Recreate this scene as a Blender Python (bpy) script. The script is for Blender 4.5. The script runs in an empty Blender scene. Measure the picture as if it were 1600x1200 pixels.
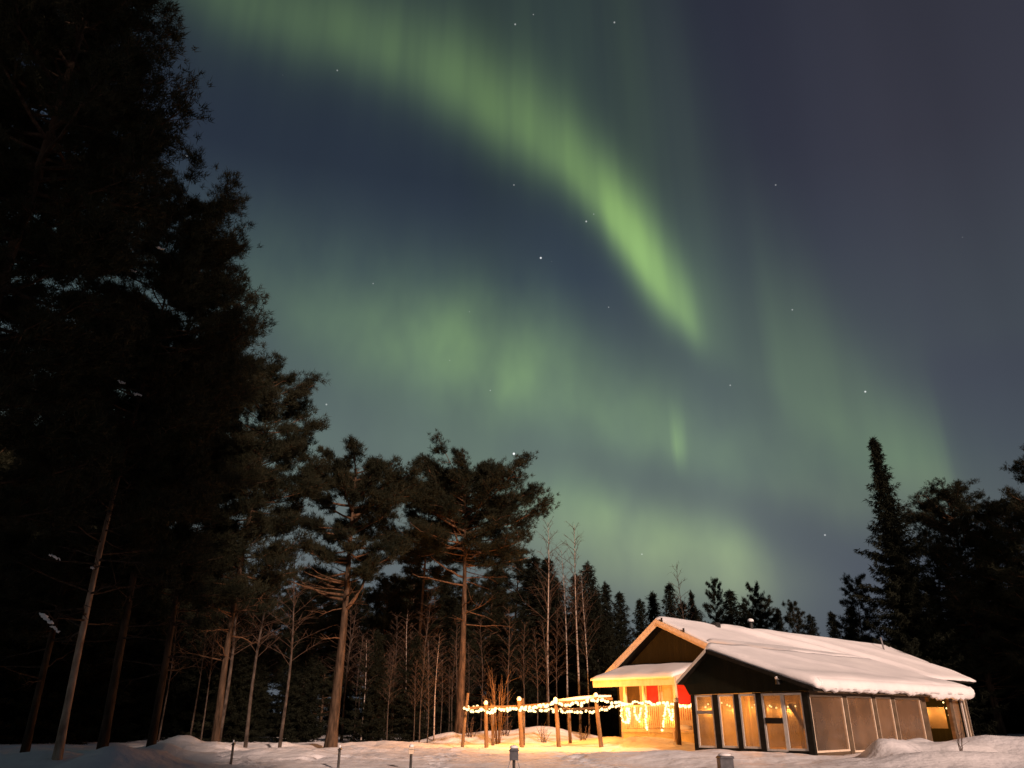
import bpy, bmesh, math, random
import numpy as np
from mathutils import Vector, Matrix, noise as mnoise

R = math.radians
SC = bpy.context.scene
COL = SC.collection

# ------------------------------------------------------------------ camera
PITCH = R(23.35)
EYE = 1.25
cam_d = bpy.data.cameras.new('camera')
cam_d.sensor_width = 36.0
cam_d.lens = 36.0 * 1202 / 1600
cam_d.clip_start = 0.1
cam_d.clip_end = 3000
cam = bpy.data.objects.new('camera', cam_d)
COL.objects.link(cam)
cam.location = (0, 0, EYE)
cam.rotation_euler = (R(90) + PITCH, 0, 0)
SC.camera = cam

# ------------------------------------------------------------------ exposure / renderer
SC.view_settings.view_transform = 'Standard'
SC.view_settings.look = 'None'
SC.view_settings.exposure = 0
SC.view_settings.gamma = 1
SC.render.engine = 'CYCLES'
SC.cycles.max_bounces = 8
SC.cycles.diffuse_bounces = 3
SC.cycles.glossy_bounces = 3
SC.cycles.transmission_bounces = 6
SC.cycles.transparent_max_bounces = 16
SC.cycles.caustics_reflective = False
SC.cycles.caustics_refractive = False
SC.cycles.sample_clamp_indirect = 3.0
SC.cycles.use_denoising = True

# ------------------------------------------------------------------ yard light / moon (the one sun lamp)
SUN_EL, SUN_AZ = 18.5, 150.0          # azimuth clockwise from +Y (where the light comes from)
SUN_STRENGTH = 4.8
sd = bpy.data.lights.new('sun', 'SUN')
sd.energy = SUN_STRENGTH
sd.angle = R(3.0)
sd.color = (1.0, 0.67, 0.52)
so = bpy.data.objects.new('sun', sd)
COL.objects.link(so)
_to = Vector((math.sin(R(SUN_AZ)) * math.cos(R(SUN_EL)), math.cos(R(SUN_AZ)) * math.cos(R(SUN_EL)), math.sin(R(SUN_EL))))
so.rotation_euler = _to.to_track_quat('Z', 'Y').to_euler()
so.location = (0, -20, 30)


def srgb(r, g, b):
    f = lambda c: c / 12.92 if c <= 0.04045 else ((c + 0.055) / 1.055) ** 2.4
    return (f(r / 255), f(g / 255), f(b / 255))


# ------------------------------------------------------------------ night sky with northern lights
class Sock:
    """A tiny expression writer for math nodes."""
    tree = None

    def __init__(self, s):
        self.s = s

    @staticmethod
    def m(op, *a, clamp=False):
        n = Sock.tree.nodes.new('ShaderNodeMath')
        n.operation = op
        n.use_clamp = clamp
        for i, x in enumerate(a):
            if isinstance(x, Sock):
                Sock.tree.links.new(x.s, n.inputs[i])
            else:
                n.inputs[i].default_value = x
        return Sock(n.outputs[0])

    def __add__(s, o): return Sock.m('ADD', s, o)
    def __radd__(s, o): return Sock.m('ADD', o, s)
    def __sub__(s, o): return Sock.m('SUBTRACT', s, o)
    def __rsub__(s, o): return Sock.m('SUBTRACT', o, s)
    def __mul__(s, o): return Sock.m('MULTIPLY', s, o)
    def __rmul__(s, o): return Sock.m('MULTIPLY', o, s)
    def __truediv__(s, o): return Sock.m('DIVIDE', s, o)


def fcurve(x, pts, lo, hi):
    """pts: (x, y) pairs in real units -> a float curve of x; the result is rescaled to [lo, hi]."""
    n = Sock.tree.nodes.new('ShaderNodeFloatCurve')
    Sock.tree.links.new(x.s, n.inputs['Value'])
    c = n.mapping.curves[0]
    P = [((px + 60) / 120, (py - lo) / (hi - lo)) for px, py in pts]
    c.points[0].location = P[0]
    c.points[1].location = P[-1]
    for p in P[1:-1]:
        c.points.new(*p)
    n.mapping.extend = 'HORIZONTAL'
    n.mapping.update()
    return Sock(n.outputs[0]) * (hi - lo) + lo


def azel(px, py):
    x, y = (px - 800) / 1202, (600 - py) / 1202
    c, s = math.cos(PITCH), math.sin(PITCH)
    X, Y, Z = x, c - y * s, s + y * c
    return math.degrees(math.atan2(X, Y)), math.degrees(math.atan2(Z, math.hypot(X, Y)))


world = bpy.data.worlds.new('World')
SC.world = world
world.use_nodes = True
nt = world.node_tree
nt.nodes.clear()
Sock.tree = nt
tc = nt.nodes.new('ShaderNodeTexCoord')
sep = nt.nodes.new('ShaderNodeSeparateXYZ')
nt.links.new(tc.outputs['Generated'], sep.inputs[0])
wx, wy, wz = (Sock(sep.outputs[i]) for i in range(3))
AZ = Sock.m('ARCTAN2', wx, wy) * (180 / math.pi)
EL = Sock.m('ARCSINE', wz) * (180 / math.pi)
AZU = Sock.m('ADD', AZ / 120, 0.5, clamp=True)


def noise1(scale_az, scale_el, seed, detail=2.0):
    cmb = nt.nodes.new('ShaderNodeCombineXYZ')
    nt.links.new((AZ * scale_az).s, cmb.inputs[0])
    nt.links.new((EL * scale_el).s, cmb.inputs[1])
    cmb.inputs[2].default_value = seed
    n = nt.nodes.new('ShaderNodeTexNoise')
    n.inputs['Scale'].default_value = 1.0
    n.inputs['Detail'].default_value = detail
    nt.links.new(cmb.outputs[0], n.inputs['Vector'])
    return Sock(n.outputs[0])


def band(points, amp, wlo, wup, warp=None):
    """An auroral curtain: centre elevation, strength, lower and upper softness, each a curve over azimuth.
    points: (px, py) on the photograph's sky, turned into azimuth and elevation."""
    ae = [azel(*p) for p in points]
    az = [a for a, e in ae]
    cen = fcurve(AZU, ae, 0, 80)
    a = fcurve(AZU, list(zip(az, amp)), 0, 1.5)
    wl = fcurve(AZU, list(zip(az, wlo)), 0, 30)
    wu = fcurve(AZU, list(zip(az, wup)), 0, 40)
    d = EL - cen
    if warp is not None:
        d = d + warp
    up = Sock.m('GREATER_THAN', d, 0.0)
    w = wl + (wu - wl) * up
    q = d / w
    g = Sock.m('POWER', math.e, Sock.m('MULTIPLY', q * q, -1.0))
    return g * a


w1 = (noise1(0.25, 0.06, 3.0) - 0.5) * 3.0
rays = noise1(0.40, 0.035, 9.0, 2.0) * 0.7 + 0.62
soft = noise1(0.20, 0.12, 5.0, 3.0) * 1.3 + 0.35

main = band([(250, -60), (400, 5), (520, 45), (620, 82), (700, 125), (800, 192), (880, 244), (940, 312), (985, 376), (1030, 438), (1075, 492), (1120, 535), (1190, 575)],
            [0.18, 0.32, 0.38, 0.43, 0.52, 0.60, 0.70, 1.0, 1.32, 1.2, 0.92, 0.20, 0.05],
            [2.4, 2.4, 2.4, 2.5, 2.6, 2.7, 2.3, 2.5, 2.8, 2.6, 2.1, 2.2, 2.0],
            [3.2, 2.9, 3.0, 3.3, 3.6, 3.8, 4.0, 3.8, 4.0, 4.3, 4.2, 6.0, 8.0], w1 * 0.45) * rays
glow = band([(500, -20), (700, 70), (800, 120), (880, 170), (950, 230), (1010, 310), (1080, 400), (1150, 480), (1250, 540)],
            [0.10, 0.13, 0.17, 0.19, 0.20, 0.20, 0.18, 0.10, 0.0],
            [8, 8, 8, 8, 9, 9, 8, 8, 8], [16, 16, 17, 18, 20, 20, 18, 16, 16], w1) * rays
mid = band([(330, 440), (430, 470), (560, 520), (650, 550), (760, 580), (850, 610), (960, 655), (1060, 695), (1180, 735), (1300, 765), (1450, 780)],
           [0.16, 0.30, 0.46, 0.62, 0.76, 0.68, 0.48, 0.42, 0.34, 0.28, 0.10],
           [4.0, 4.0, 4.5, 4.5, 4.2, 3.6, 3.0, 2.4, 2.4, 2.4, 2.4],
           [6, 6, 6, 6, 6, 6, 5, 5, 5, 5, 5], w1 * 0.7) * soft
low = band([(600, 700), (760, 755), (860, 785), (960, 820), (1060, 845), (1130, 862), (1190, 880), (1260, 905), (1350, 930)],
           [0.12, 0.26, 0.48, 0.78, 0.84, 0.80, 0.46, 0.10, 0.0],
           [5.5, 5.5, 5.0, 4.5, 4.0, 3.6, 3.0, 3.0, 3.0],
           [3.0, 3.0, 3.0, 2.8, 2.6, 2.6, 2.4, 2.4, 2.4], w1 * 0.5) * soft
right = band([(1120, 540), (1190, 570), (1240, 610), (1300, 650), (1370, 690), (1440, 725), (1500, 745), (1580, 760)],
             [0.0, 0.12, 0.34, 0.36, 0.44, 0.48, 0.10, 0.0],
             [3, 3, 3.2, 3.2, 3.2, 3.2, 3.0, 3.0], [7, 8, 9, 8, 6, 5.0, 5, 5], w1) * rays
ray1 = band([(1025, 680), (1047, 690), (1058, 695), (1069, 690), (1090, 680)],
            [0.0, 0.10, 0.46, 0.10, 0.0], [1.5] * 5, [2.4] * 5)
AUR = main + glow + mid + low + right + ray1
veil = noise1(0.10, 0.008, 12.0, 2.0)          # faint tall rays over the whole sky


def mixc(fac, A, B):
    n = nt.nodes.new('ShaderNodeMix')
    n.data_type = 'RGBA'
    n.clamp_factor = False
    for v, i in ((fac, 0), (A, 6), (B, 7)):
        if isinstance(v, Sock):
            nt.links.new(v.s, n.inputs[i])
        else:
            n.inputs[i].default_value = v if i == 0 else (*v, 1)
    return Sock(n.outputs[2])


def addc(A, B, fac=1.0, mode='ADD'):
    n = nt.nodes.new('ShaderNodeMix')
    n.data_type = 'RGBA'
    n.blend_type = mode
    n.clamp_factor = False
    for v, i in ((fac, 0), (A, 6), (B, 7)):
        if isinstance(v, Sock):
            nt.links.new(v.s, n.inputs[i])
        else:
            n.inputs[i].default_value = v if i == 0 else (*v, 1)
    return Sock(n.outputs[2])


ramp = nt.nodes.new('ShaderNodeValToRGB')
rc = ramp.color_ramp
stops = [(-5, (70, 74, 82)), (6, (94, 102, 110)), (13, (98, 108, 110)), (19, (90, 103, 105)), (25, (71, 83, 91)), (31, (52, 63, 79)),
         (38, (38, 46, 63)), (52, (32, 38, 54)), (85, (26, 30, 44))]
while len(rc.elements) < len(stops):
    rc.elements.new(0.5)
for e, (el, c) in zip(rc.elements, stops):
    e.position = (el + 10) / 100
    e.color = (*srgb(*c), 1)
nt.links.new(Sock.m('ADD', EL / 100, 0.1, clamp=True).s, ramp.inputs[0])
base = Sock(ramp.outputs[0])
# the right of the sky is greyer and more purple
rightness = Sock.m('MULTIPLY', AZ - 6, 1 / 26, clamp=True)
ramp2 = nt.nodes.new('ShaderNodeValToRGB')
rc2 = ramp2.color_ramp
stops2 = [(-5, (66, 70, 80)), (8, (78, 84, 97)), (16, (70, 76, 89)), (25, (63, 67, 80)), (36, (55, 56, 68)), (52, (47, 48, 59)), (85, (30, 31, 44))]
while len(rc2.elements) < len(stops2):
    rc2.elements.new(0.5)
for e, (el, c) in zip(rc2.elements, stops2):
    e.position = (el + 10) / 100
    e.color = (*srgb(*c), 1)
nt.links.new(Sock.m('ADD', EL / 100, 0.1, clamp=True).s, ramp2.inputs[0])
base = mixc(rightness, base, Sock(ramp2.outputs[0]))
base = addc(base, mixc(veil, (0.80, 0.80, 0.80), (1.2, 1.2, 1.2)), 1.0, 'MULTIPLY')
# green light; the strongest parts go yellowish, the weak glow stays grey-green
acol = mixc(Sock.m('MULTIPLY', AUR, 0.8, clamp=True), (0.105, 0.180, 0.075), (0.165, 0.285, 0.070))
acol = mixc(Sock.m('MULTIPLY', 16.0 - EL, 1 / 8, clamp=True), acol, (0.225, 0.285, 0.10))
sky = addc(base, addc(acol, mixc(AUR, (0, 0, 0), (1, 1, 1)), 1.0, 'MULTIPLY'))

# stars: a thin random sprinkle and a few bright ones
vor = nt.nodes.new('ShaderNodeTexVoronoi')
vor.feature = 'F1'
vor.inputs['Scale'].default_value = 38.0
nt.links.new(tc.outputs['Generated'], vor.inputs['Vector'])
sepc = nt.nodes.new('ShaderNodeSeparateColor')
nt.links.new(vor.outputs['Color'], sepc.inputs[0])
pick = Sock.m('GREATER_THAN', Sock(sepc.outputs[0]), 0.86)
spot = Sock.m('LESS_THAN', Sock(vor.outputs['Distance']), 0.030)
stars = pick * spot * (Sock(sepc.outputs[1]) * 0.16 + 0.05)
for (px, py, rad, val) in [(845, 403, .09, .8), (805, 38, .075, .3), (960, 35, .075, .3), (916, 346, .08, .4), (803, 709, .11, 1.0), (803, 289, .07, .22),
                           (1352, 612, .08, .6), (291, 244, .08, .5), (1212, 289, .07, .2), (1238, 484, .07, .25), (1141, 602, .07, .25),
                           (510, 632, .08, .3), (1289, 836, .08, .35), (527, 110, .07, .2), (951, 480, .06, .2), (583, 443, .06, .2), (1003, 866, .07, .25)]:
    a, e = azel(px, py)
    v = Vector((math.sin(R(a)) * math.cos(R(e)), math.cos(R(a)) * math.cos(R(e)), math.sin(R(e))))
    dx, dy, dz = wx - v.x, wy - v.y, wz - v.z
    dist = Sock.m('SQRT', dx * dx + dy * dy + dz * dz)
    stars = stars + Sock.m('SUBTRACT', 1.0, dist / R(rad), clamp=True) * (val * 1.6)
sky = addc(sky, mixc(stars, (0, 0, 0), (1.0, 1.0, 1.0)))
bg = nt.nodes.new('ShaderNodeBackground')
bg.inputs['Strength'].default_value = 1.0
nt.links.new(sky.s, bg.inputs['Color'])
wo = nt.nodes.new('ShaderNodeOutputWorld')
nt.links.new(bg.outputs[0], wo.inputs['Surface'])


# ------------------------------------------------------------------ helpers: projection, objects, meshes
def at(px, py, Y):
    """The point at ground distance Y seen at a pixel of the 1600x1200 photograph."""
    x, y = (px - 800) / 1202, (600 - py) / 1202
    c, s = math.cos(PITCH), math.sin(PITCH)
    k = Y / (c - y * s)
    return Vector((x * k, Y, EYE + (s + y * c) * k))


def tag(o, label=None, cat=None, group=None, kind=None):
    if label: o['label'] = label
    if cat: o['category'] = cat
    if group: o['group'] = group
    if kind: o['kind'] = kind
    return o


def thing(name, label, cat, loc=(0, 0, 0), rz=0.0, group=None):
    o = bpy.data.objects.new(name, None)
    COL.objects.link(o)
    o.empty_display_size = 0.3
    o.location = loc
    o.rotation_euler = (0, 0, rz)
    return tag(o, label, cat, group)


def mesh_np(name, V, F, mat, parent=None, smooth=False, loc=None):
    """V (n,3) array, F (m,k) array of equal-sided faces -> one mesh object."""
    V = np.asarray(V, dtype=np.float32)
    F = np.asarray(F, dtype=np.int32)
    me = bpy.data.meshes.new(name)
    me.vertices.add(len(V))
    me.vertices.foreach_set('co', V.ravel())
    k = F.shape[1]
    me.loops.add(F.size)
    me.loops.foreach_set('vertex_index', F.ravel())
    me.polygons.add(len(F))
    me.polygons.foreach_set('loop_start', np.arange(0, F.size, k, dtype=np.int32))
    me.polygons.foreach_set('loop_total', np.full(len(F), k, dtype=np.int32))
    if smooth:
        me.polygons.foreach_set('use_smooth', np.ones(len(F), dtype=bool))
    me.update(calc_edges=True)
    me.materials.append(mat)
    o = bpy.data.objects.new(name, me)
    COL.objects.link(o)
    if parent is not None:
        o.parent = parent
    if loc is not None:
        o.location = loc
    return o


class MB:
    def __init__(self):
        self.v, self.f, self.n = [], [], 0

    def add(self, V, F):
        self.v += [tuple(p) for p in V]
        self.f += [tuple(i + self.n for i in f) for f in F]
        self.n = len(self.v)
        return self

    def box(self, x0, x1, y0, y1, z0, z1):
        V = [(x0, y0, z0), (x1, y0, z0), (x1, y1, z0), (x0, y1, z0), (x0, y0, z1), (x1, y0, z1), (x1, y1, z1), (x0, y1, z1)]
        return self.add(V, [(0, 3, 2, 1), (4, 5, 6, 7), (0, 1, 5, 4), (1, 2, 6, 5), (2, 3, 7, 6), (3, 0, 4, 7)])

    def prism(self, poly, off):
        """A polygon (3-D points) swept along the vector off."""
        n = len(poly)
        P = [Vector(p) for p in poly]
        V = P + [p + Vector(off) for p in P]
        F = [tuple(range(n - 1, -1, -1)), tuple(range(n, 2 * n))] + [(i, (i + 1) % n, n + (i + 1) % n, n + i) for i in range(n)]
        return self.add(V, F)

    def bar(self, a, b, w, h=None):
        h = w if h is None else h
        a, b = Vector(a), Vector(b)
        d = (b - a).normalized()
        up = Vector((0, 0, 1)) if abs(d.z) < 0.95 else Vector((0, 1, 0))
        s = d.cross(up).normalized() * w / 2
        t = s.cross(d).normalized() * h / 2
        return self.prism([a - s - t, a + s - t, a + s + t, a - s + t], b - a)

    def tube(self, pts, rad, sides=8, cap=True):
        V, F = tube_arrays(pts, rad, sides, cap)
        return self.add(V, F)

    def ball(self, c, r, seg=8, ring=5, jitter=0.0, rnd=None):
        rx, ry, rz = (r, r, r) if not hasattr(r, '__len__') else r
        c = Vector(c)
        V, F = [c + Vector((0, 0, -rz))], []
        for i in range(1, ring):
            a = -math.pi / 2 + math.pi * i / ring
            for j in range(seg):
                b = 2 * math.pi * j / seg
                k = 1 + (rnd.uniform(-jitter, jitter) if rnd else 0)
                V.append(c + Vector((rx * math.cos(a) * math.cos(b) * k, ry * math.cos(a) * math.sin(b) * k, rz * math.sin(a) * k)))
        V.append(c + Vector((0, 0, rz)))
        top = len(V) - 1
        for j in range(seg):
            F.append((0, 1 + (j + 1) % seg, 1 + j))
            for i in range(ring - 2):
                p, q = 1 + i * seg, 1 + (i + 1) * seg
                F.append((p + j, p + (j + 1) % seg, q + (j + 1) % seg, q + j))
            p = 1 + (ring - 2) * seg
            F.append((p + j, p + (j + 1) % seg, top))
        return self.add(V, F)

    def build(self, name, mat, parent=None, smooth=False, bevel=0.0):
        me = bpy.data.meshes.new(name)
        me.from_pydata([tuple(p) for p in self.v], [], self.f)
        if smooth:
            for p in me.polygons:
                p.use_smooth = True
        me.update()
        if bevel:
            bm = bmesh.new()
            bm.from_mesh(me)
            bmesh.ops.bevel(bm, geom=bm.edges[:], offset=bevel, segments=1, affect='EDGES', profile=0.5)
            bm.to_mesh(me)
            bm.free()
        me.materials.append(mat)
        o = bpy.data.objects.new(name, me)
        COL.objects.link(o)
        if parent is not None:
            o.parent = parent
        return o


def tube_arrays(pts, rad, sides=8, cap=True):
    P = [Vector(p) for p in pts]
    n = len(P)
    V, F = [], []
    for i in range(n):
        d = (P[min(i + 1, n - 1)] - P[max(i - 1, 0)])
        d = d.normalized() if d.length > 1e-9 else Vector((0, 0, 1))
        ref = Vector((0, 1, 0)) if abs(d.y) < 0.9 else Vector((1, 0, 0))
        s = d.cross(ref).normalized()
        t = d.cross(s).normalized()
        for j in range(sides):
            a = 2 * math.pi * j / sides
            V.append(P[i] + (s * math.cos(a) + t * math.sin(a)) * rad[i])
    for i in range(n - 1):
        for j in range(sides):
            a, b = i * sides + j, i * sides + (j + 1) % sides
            F.append((a, b, b + sides, a + sides))
    if cap:
        F.append(tuple(range(sides - 1, -1, -1)))
        F.append(tuple((n - 1) * sides + j for j in range(sides)))
    return V, F


def copy_tree(o, parent=None):
    c = o.copy()
    COL.objects.link(c)
    if parent is not None:
        c.parent = parent
    for ch in o.children:
        copy_tree(ch, c)
    return c


# ------------------------------------------------------------------ materials
def newmat(name):
    m = bpy.data.materials.new(name)
    m.use_nodes = True
    t = m.node_tree
    return m, t, t.nodes['Principled BSDF']


def mat(name, c1, c2=None, rough=0.7, scale=6.0, stretch=(1, 1, 1), bump=0.0, bscale=None, detail=4.0, spec=0.3, coords='Object', contrast=(0.35, 0.65)):
    m, t, p = newmat(name)
    tcn = t.nodes.new('ShaderNodeTexCoord')
    mp = t.nodes.new('ShaderNodeMapping')
    mp.inputs['Scale'].default_value = stretch
    t.links.new(tcn.outputs[coords], mp.inputs[0])
    nz = t.nodes.new('ShaderNodeTexNoise')
    nz.inputs['Scale'].default_value = scale
    nz.inputs['Detail'].default_value = detail
    t.links.new(mp.outputs[0], nz.inputs['Vector'])
    rp = t.nodes.new('ShaderNodeValToRGB')
    rp.color_ramp.elements[0].position, rp.color_ramp.elements[1].position = contrast
    rp.color_ramp.elements[0].color = (*c1, 1)
    rp.color_ramp.elements[1].color = (*(c2 or c1), 1)
    t.links.new(nz.outputs[0], rp.inputs[0])
    t.links.new(rp.outputs[0], p.inputs['Base Color'])
    p.inputs['Roughness'].default_value = rough
    p.inputs['Specular IOR Level'].default_value = spec
    if bump:
        n2 = nz
        if bscale:
            n2 = t.nodes.new('ShaderNodeTexNoise')
            n2.inputs['Scale'].default_value = bscale
            n2.inputs['Detail'].default_value = detail
            t.links.new(mp.outputs[0], n2.inputs['Vector'])
        b = t.nodes.new('ShaderNodeBump')
        b.inputs['Strength'].default_value = bump
        b.inputs['Distance'].default_value = 0.1
        t.links.new(n2.outputs[0], b.inputs['Height'])
        t.links.new(b.outputs[0], p.inputs['Normal'])
    return m


def siding(name, c1, c2, axis, pitch, rough=0.75):
    """Painted board siding: boards along one axis, a groove between boards, slight colour change per board."""
    m, t, p = newmat(name)
    tcn = t.nodes.new('ShaderNodeTexCoord')
    sp = t.nodes.new('ShaderNodeSeparateXYZ')
    t.links.new(tcn.outputs['Object'], sp.inputs[0])
    Sock.tree = t
    u = Sock(sp.outputs[axis]) / pitch
    fr = Sock.m('FRACT', u)
    fl = Sock.m('FLOOR', u)
    groove = Sock.m('LESS_THAN', Sock.m('ABSOLUTE', fr - 0.5), 0.44)
    wn = t.nodes.new('ShaderNodeTexWhiteNoise')
    wn.noise_dimensions = '1D'
    t.links.new(fl.s, wn.inputs['W'])
    nz = t.nodes.new('ShaderNodeTexNoise')
    nz.inputs['Scale'].default_value = 5
    nz.inputs['Detail'].default_value = 5
    t.links.new(tcn.outputs['Object'], nz.inputs['Vector'])
    f = Sock(wn.outputs[0]) * 0.6 + Sock(nz.outputs[0]) * 0.4
    mx = t.nodes.new('ShaderNodeMix')
    mx.data_type = 'RGBA'
    t.links.new(f.s, mx.inputs[0])
    mx.inputs[6].default_value = (*c1, 1)
    mx.inputs[7].default_value = (*c2, 1)
    t.links.new(mx.outputs[2], p.inputs['Base Color'])
    p.inputs['Roughness'].default_value = rough
    p.inputs['Specular IOR Level'].default_value = 0.06
    b = t.nodes.new('ShaderNodeBump')
    b.inputs['Strength'].default_value = 0.8
    b.inputs['Distance'].default_value = 0.02
    t.links.new((groove + Sock(nz.outputs[0]) * 0.15).s, b.inputs['Height'])
    t.links.new(b.outputs[0], p.inputs['Normal'])
    return m


def glass(name, clear, tint, haze, haze_scale=3.0, rough=0.05, var=0.12):
    """A pane: mostly see-through, a Fresnel reflection, and a film of frost that scatters light."""
    m, t, p = newmat(name)
    t.nodes.remove(p)
    out = t.nodes['Material Output']
    tr = t.nodes.new('ShaderNodeBsdfTransparent')
    tr.inputs[0].default_value = (*tint, 1)
    tl = t.nodes.new('ShaderNodeBsdfTranslucent')
    tl.inputs[0].default_value = (*haze, 1)
    df = t.nodes.new('ShaderNodeBsdfDiffuse')
    df.inputs[0].default_value = (*[h * 0.75 for h in haze], 1)
    fr = t.nodes.new('ShaderNodeMixShader')
    fr.inputs[0].default_value = 0.24
    t.links.new(tl.outputs[0], fr.inputs[1])
    t.links.new(df.outputs[0], fr.inputs[2])
    nz = t.nodes.new('ShaderNodeTexNoise')
    nz.inputs['Scale'].default_value = haze_scale
    nz.inputs['Detail'].default_value = 6
    tcn = t.nodes.new('ShaderNodeTexCoord')
    t.links.new(tcn.outputs['Object'], nz.inputs['Vector'])
    mr = t.nodes.new('ShaderNodeMapRange')
    mr.inputs[1].default_value, mr.inputs[2].default_value = 0.3, 0.7
    mr.inputs[3].default_value, mr.inputs[4].default_value = max(0, 1 - clear - var), min(1, 1 - clear + var)
    t.links.new(nz.outputs[0], mr.inputs[0])
    mx = t.nodes.new('ShaderNodeMixShader')
    t.links.new(mr.outputs[0], mx.inputs[0])
    t.links.new(tr.outputs[0], mx.inputs[1])
    t.links.new(fr.outputs[0], mx.inputs[2])
    gl = t.nodes.new('ShaderNodeBsdfGlossy')
    gl.inputs['Roughness'].default_value = rough
    fn = t.nodes.new('ShaderNodeFresnel')
    fn.inputs[0].default_value = 1.45
    m2 = t.nodes.new('ShaderNodeMixShader')
    t.links.new(fn.outputs[0], m2.inputs[0])
    t.links.new(mx.outputs[0], m2.inputs[1])
    t.links.new(gl.outputs[0], m2.inputs[2])
    t.links.new(m2.outputs[0], out.inputs[0])
    return m


def bulb_mat(name, col, strength):
    m, t, p = newmat(name)
    t.nodes.remove(p)
    e = t.nodes.new('ShaderNodeEmission')
    e.inputs[0].default_value = (*col, 1)
    e.inputs[1].default_value = strength
    t.links.new(e.outputs[0], t.nodes['Material Output'].inputs[0])
    m.cycles.emission_sampling = 'NONE'
    return m


M = {}
M['snow'] = mat('snow', (0.74, 0.75, 0.79), (0.84, 0.84, 0.86), rough=0.65, scale=0.5, bump=0.6, bscale=3.2, detail=6, spec=0.2)
M['roof_snow'] = mat('roof_snow', (0.78, 0.78, 0.81), (0.85, 0.85, 0.87), rough=0.65, scale=0.7, bump=0.25, bscale=1.8, detail=5, spec=0.2)
M['pine_bark'] = mat('pine_bark', (0.028, 0.020, 0.014), (0.095, 0.063, 0.042), rough=0.9, scale=7, stretch=(1, 1, 0.25), bump=0.8, detail=6, spec=0.1)
M['lit_bark'] = mat('lit_bark', (0.18, 0.12, 0.085), (0.46, 0.35, 0.27), rough=0.85, scale=6, stretch=(1, 1, 0.3), bump=0.6, detail=6, spec=0.1)
_t = M['lit_bark'].node_tree            # lower stem painted pale to stand for light on it, upper stem dark
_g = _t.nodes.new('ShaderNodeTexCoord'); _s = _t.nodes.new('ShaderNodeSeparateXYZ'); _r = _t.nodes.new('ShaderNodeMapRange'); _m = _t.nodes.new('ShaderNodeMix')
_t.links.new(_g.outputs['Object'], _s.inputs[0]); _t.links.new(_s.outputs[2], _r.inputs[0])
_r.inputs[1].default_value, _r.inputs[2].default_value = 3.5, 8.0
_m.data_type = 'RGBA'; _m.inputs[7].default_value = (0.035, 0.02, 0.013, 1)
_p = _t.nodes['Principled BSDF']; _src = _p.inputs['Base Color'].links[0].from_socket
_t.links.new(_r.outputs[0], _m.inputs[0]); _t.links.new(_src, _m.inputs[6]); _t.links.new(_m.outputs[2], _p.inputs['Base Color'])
M['dark_bark'] = mat('dark_bark', (0.02, 0.014, 0.01), (0.06, 0.042, 0.03), rough=0.9, scale=7, stretch=(1, 1, 0.25), bump=0.8, detail=6, spec=0.1)
M['upper_bark'] = mat('upper_bark', (0.055, 0.032, 0.018), (0.14, 0.08, 0.046), rough=0.85, scale=8, stretch=(1, 1, 0.5), bump=0.5, detail=5, spec=0.1)
M['birch_bark'] = mat('birch_bark', (0.07, 0.058, 0.048), (0.32, 0.28, 0.25), rough=0.8, scale=5, stretch=(1, 1, 1.6), bump=0.3, detail=5, spec=0.1, contrast=(0.38, 0.5))
M['grey_bark'] = mat('grey_bark', (0.03, 0.024, 0.02), (0.09, 0.072, 0.06), rough=0.9, scale=8, stretch=(1, 1, 0.3), bump=0.5, detail=5, spec=0.1)
M['twig'] = mat('twig', (0.06, 0.04, 0.03), (0.11, 0.075, 0.055), rough=0.9, scale=10, spec=0.1)
M['willow'] = mat('willow', (0.08, 0.05, 0.03), (0.13, 0.085, 0.052), rough=0.9, scale=10, spec=0.1)
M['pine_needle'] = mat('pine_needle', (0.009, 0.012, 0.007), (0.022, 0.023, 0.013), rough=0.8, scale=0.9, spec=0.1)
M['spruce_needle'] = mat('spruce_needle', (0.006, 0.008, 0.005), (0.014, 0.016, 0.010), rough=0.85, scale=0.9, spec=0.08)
M['brown_siding'] = siding('brown_siding', (0.030, 0.026, 0.013), (0.042, 0.036, 0.018), 0, 0.16)
M['green_siding'] = siding('green_siding', (0.007, 0.009, 0.006), (0.011, 0.013, 0.009), 0, 0.14)
M['cream'] = siding('cream', (0.60, 0.48, 0.27), (0.68, 0.56, 0.33), 0, 0.15)
M['cream_rail'] = mat('cream_rail', (0.60, 0.48, 0.30), (0.70, 0.58, 0.38), rough=0.7, scale=6, stretch=(1, 1, 0.3))
M['trim'] = mat('trim', (0.58, 0.47, 0.36), (0.70, 0.58, 0.45), rough=0.7, scale=6, stretch=(1, 1, 1), bump=0.1)
M['white_trim'] = mat('white_trim', (0.50, 0.48, 0.45), (0.62, 0.60, 0.56), rough=0.6, scale=8)
M['red'] = mat('red', (0.62, 0.028, 0.035), (0.75, 0.045, 0.05), rough=0.55, scale=3)
M['door_cream'] = mat('door_cream', (0.62, 0.47, 0.20), (0.70, 0.54, 0.25), rough=0.6, scale=3)
M['dark_frame'] = mat('dark_frame', (0.009, 0.009, 0.007), (0.018, 0.016, 0.013), rough=0.75, scale=8, spec=0.08)
M['brown_beam'] = mat('brown_beam', (0.075, 0.05, 0.028), (0.12, 0.082, 0.05), rough=0.8, scale=5, stretch=(0.3, 0.3, 1), bump=0.2)
M['log'] = mat('log', (0.085, 0.055, 0.03), (0.17, 0.112, 0.064), rough=0.85, scale=6, stretch=(1, 1, 0.3), bump=0.4)
M['metal'] = mat('metal', (0.16, 0.16, 0.17), (0.26, 0.26, 0.27), rough=0.5, scale=10)
M['grey_box'] = mat('grey_box', (0.055, 0.06, 0.072), (0.09, 0.095, 0.11), rough=0.6, scale=10)
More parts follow.
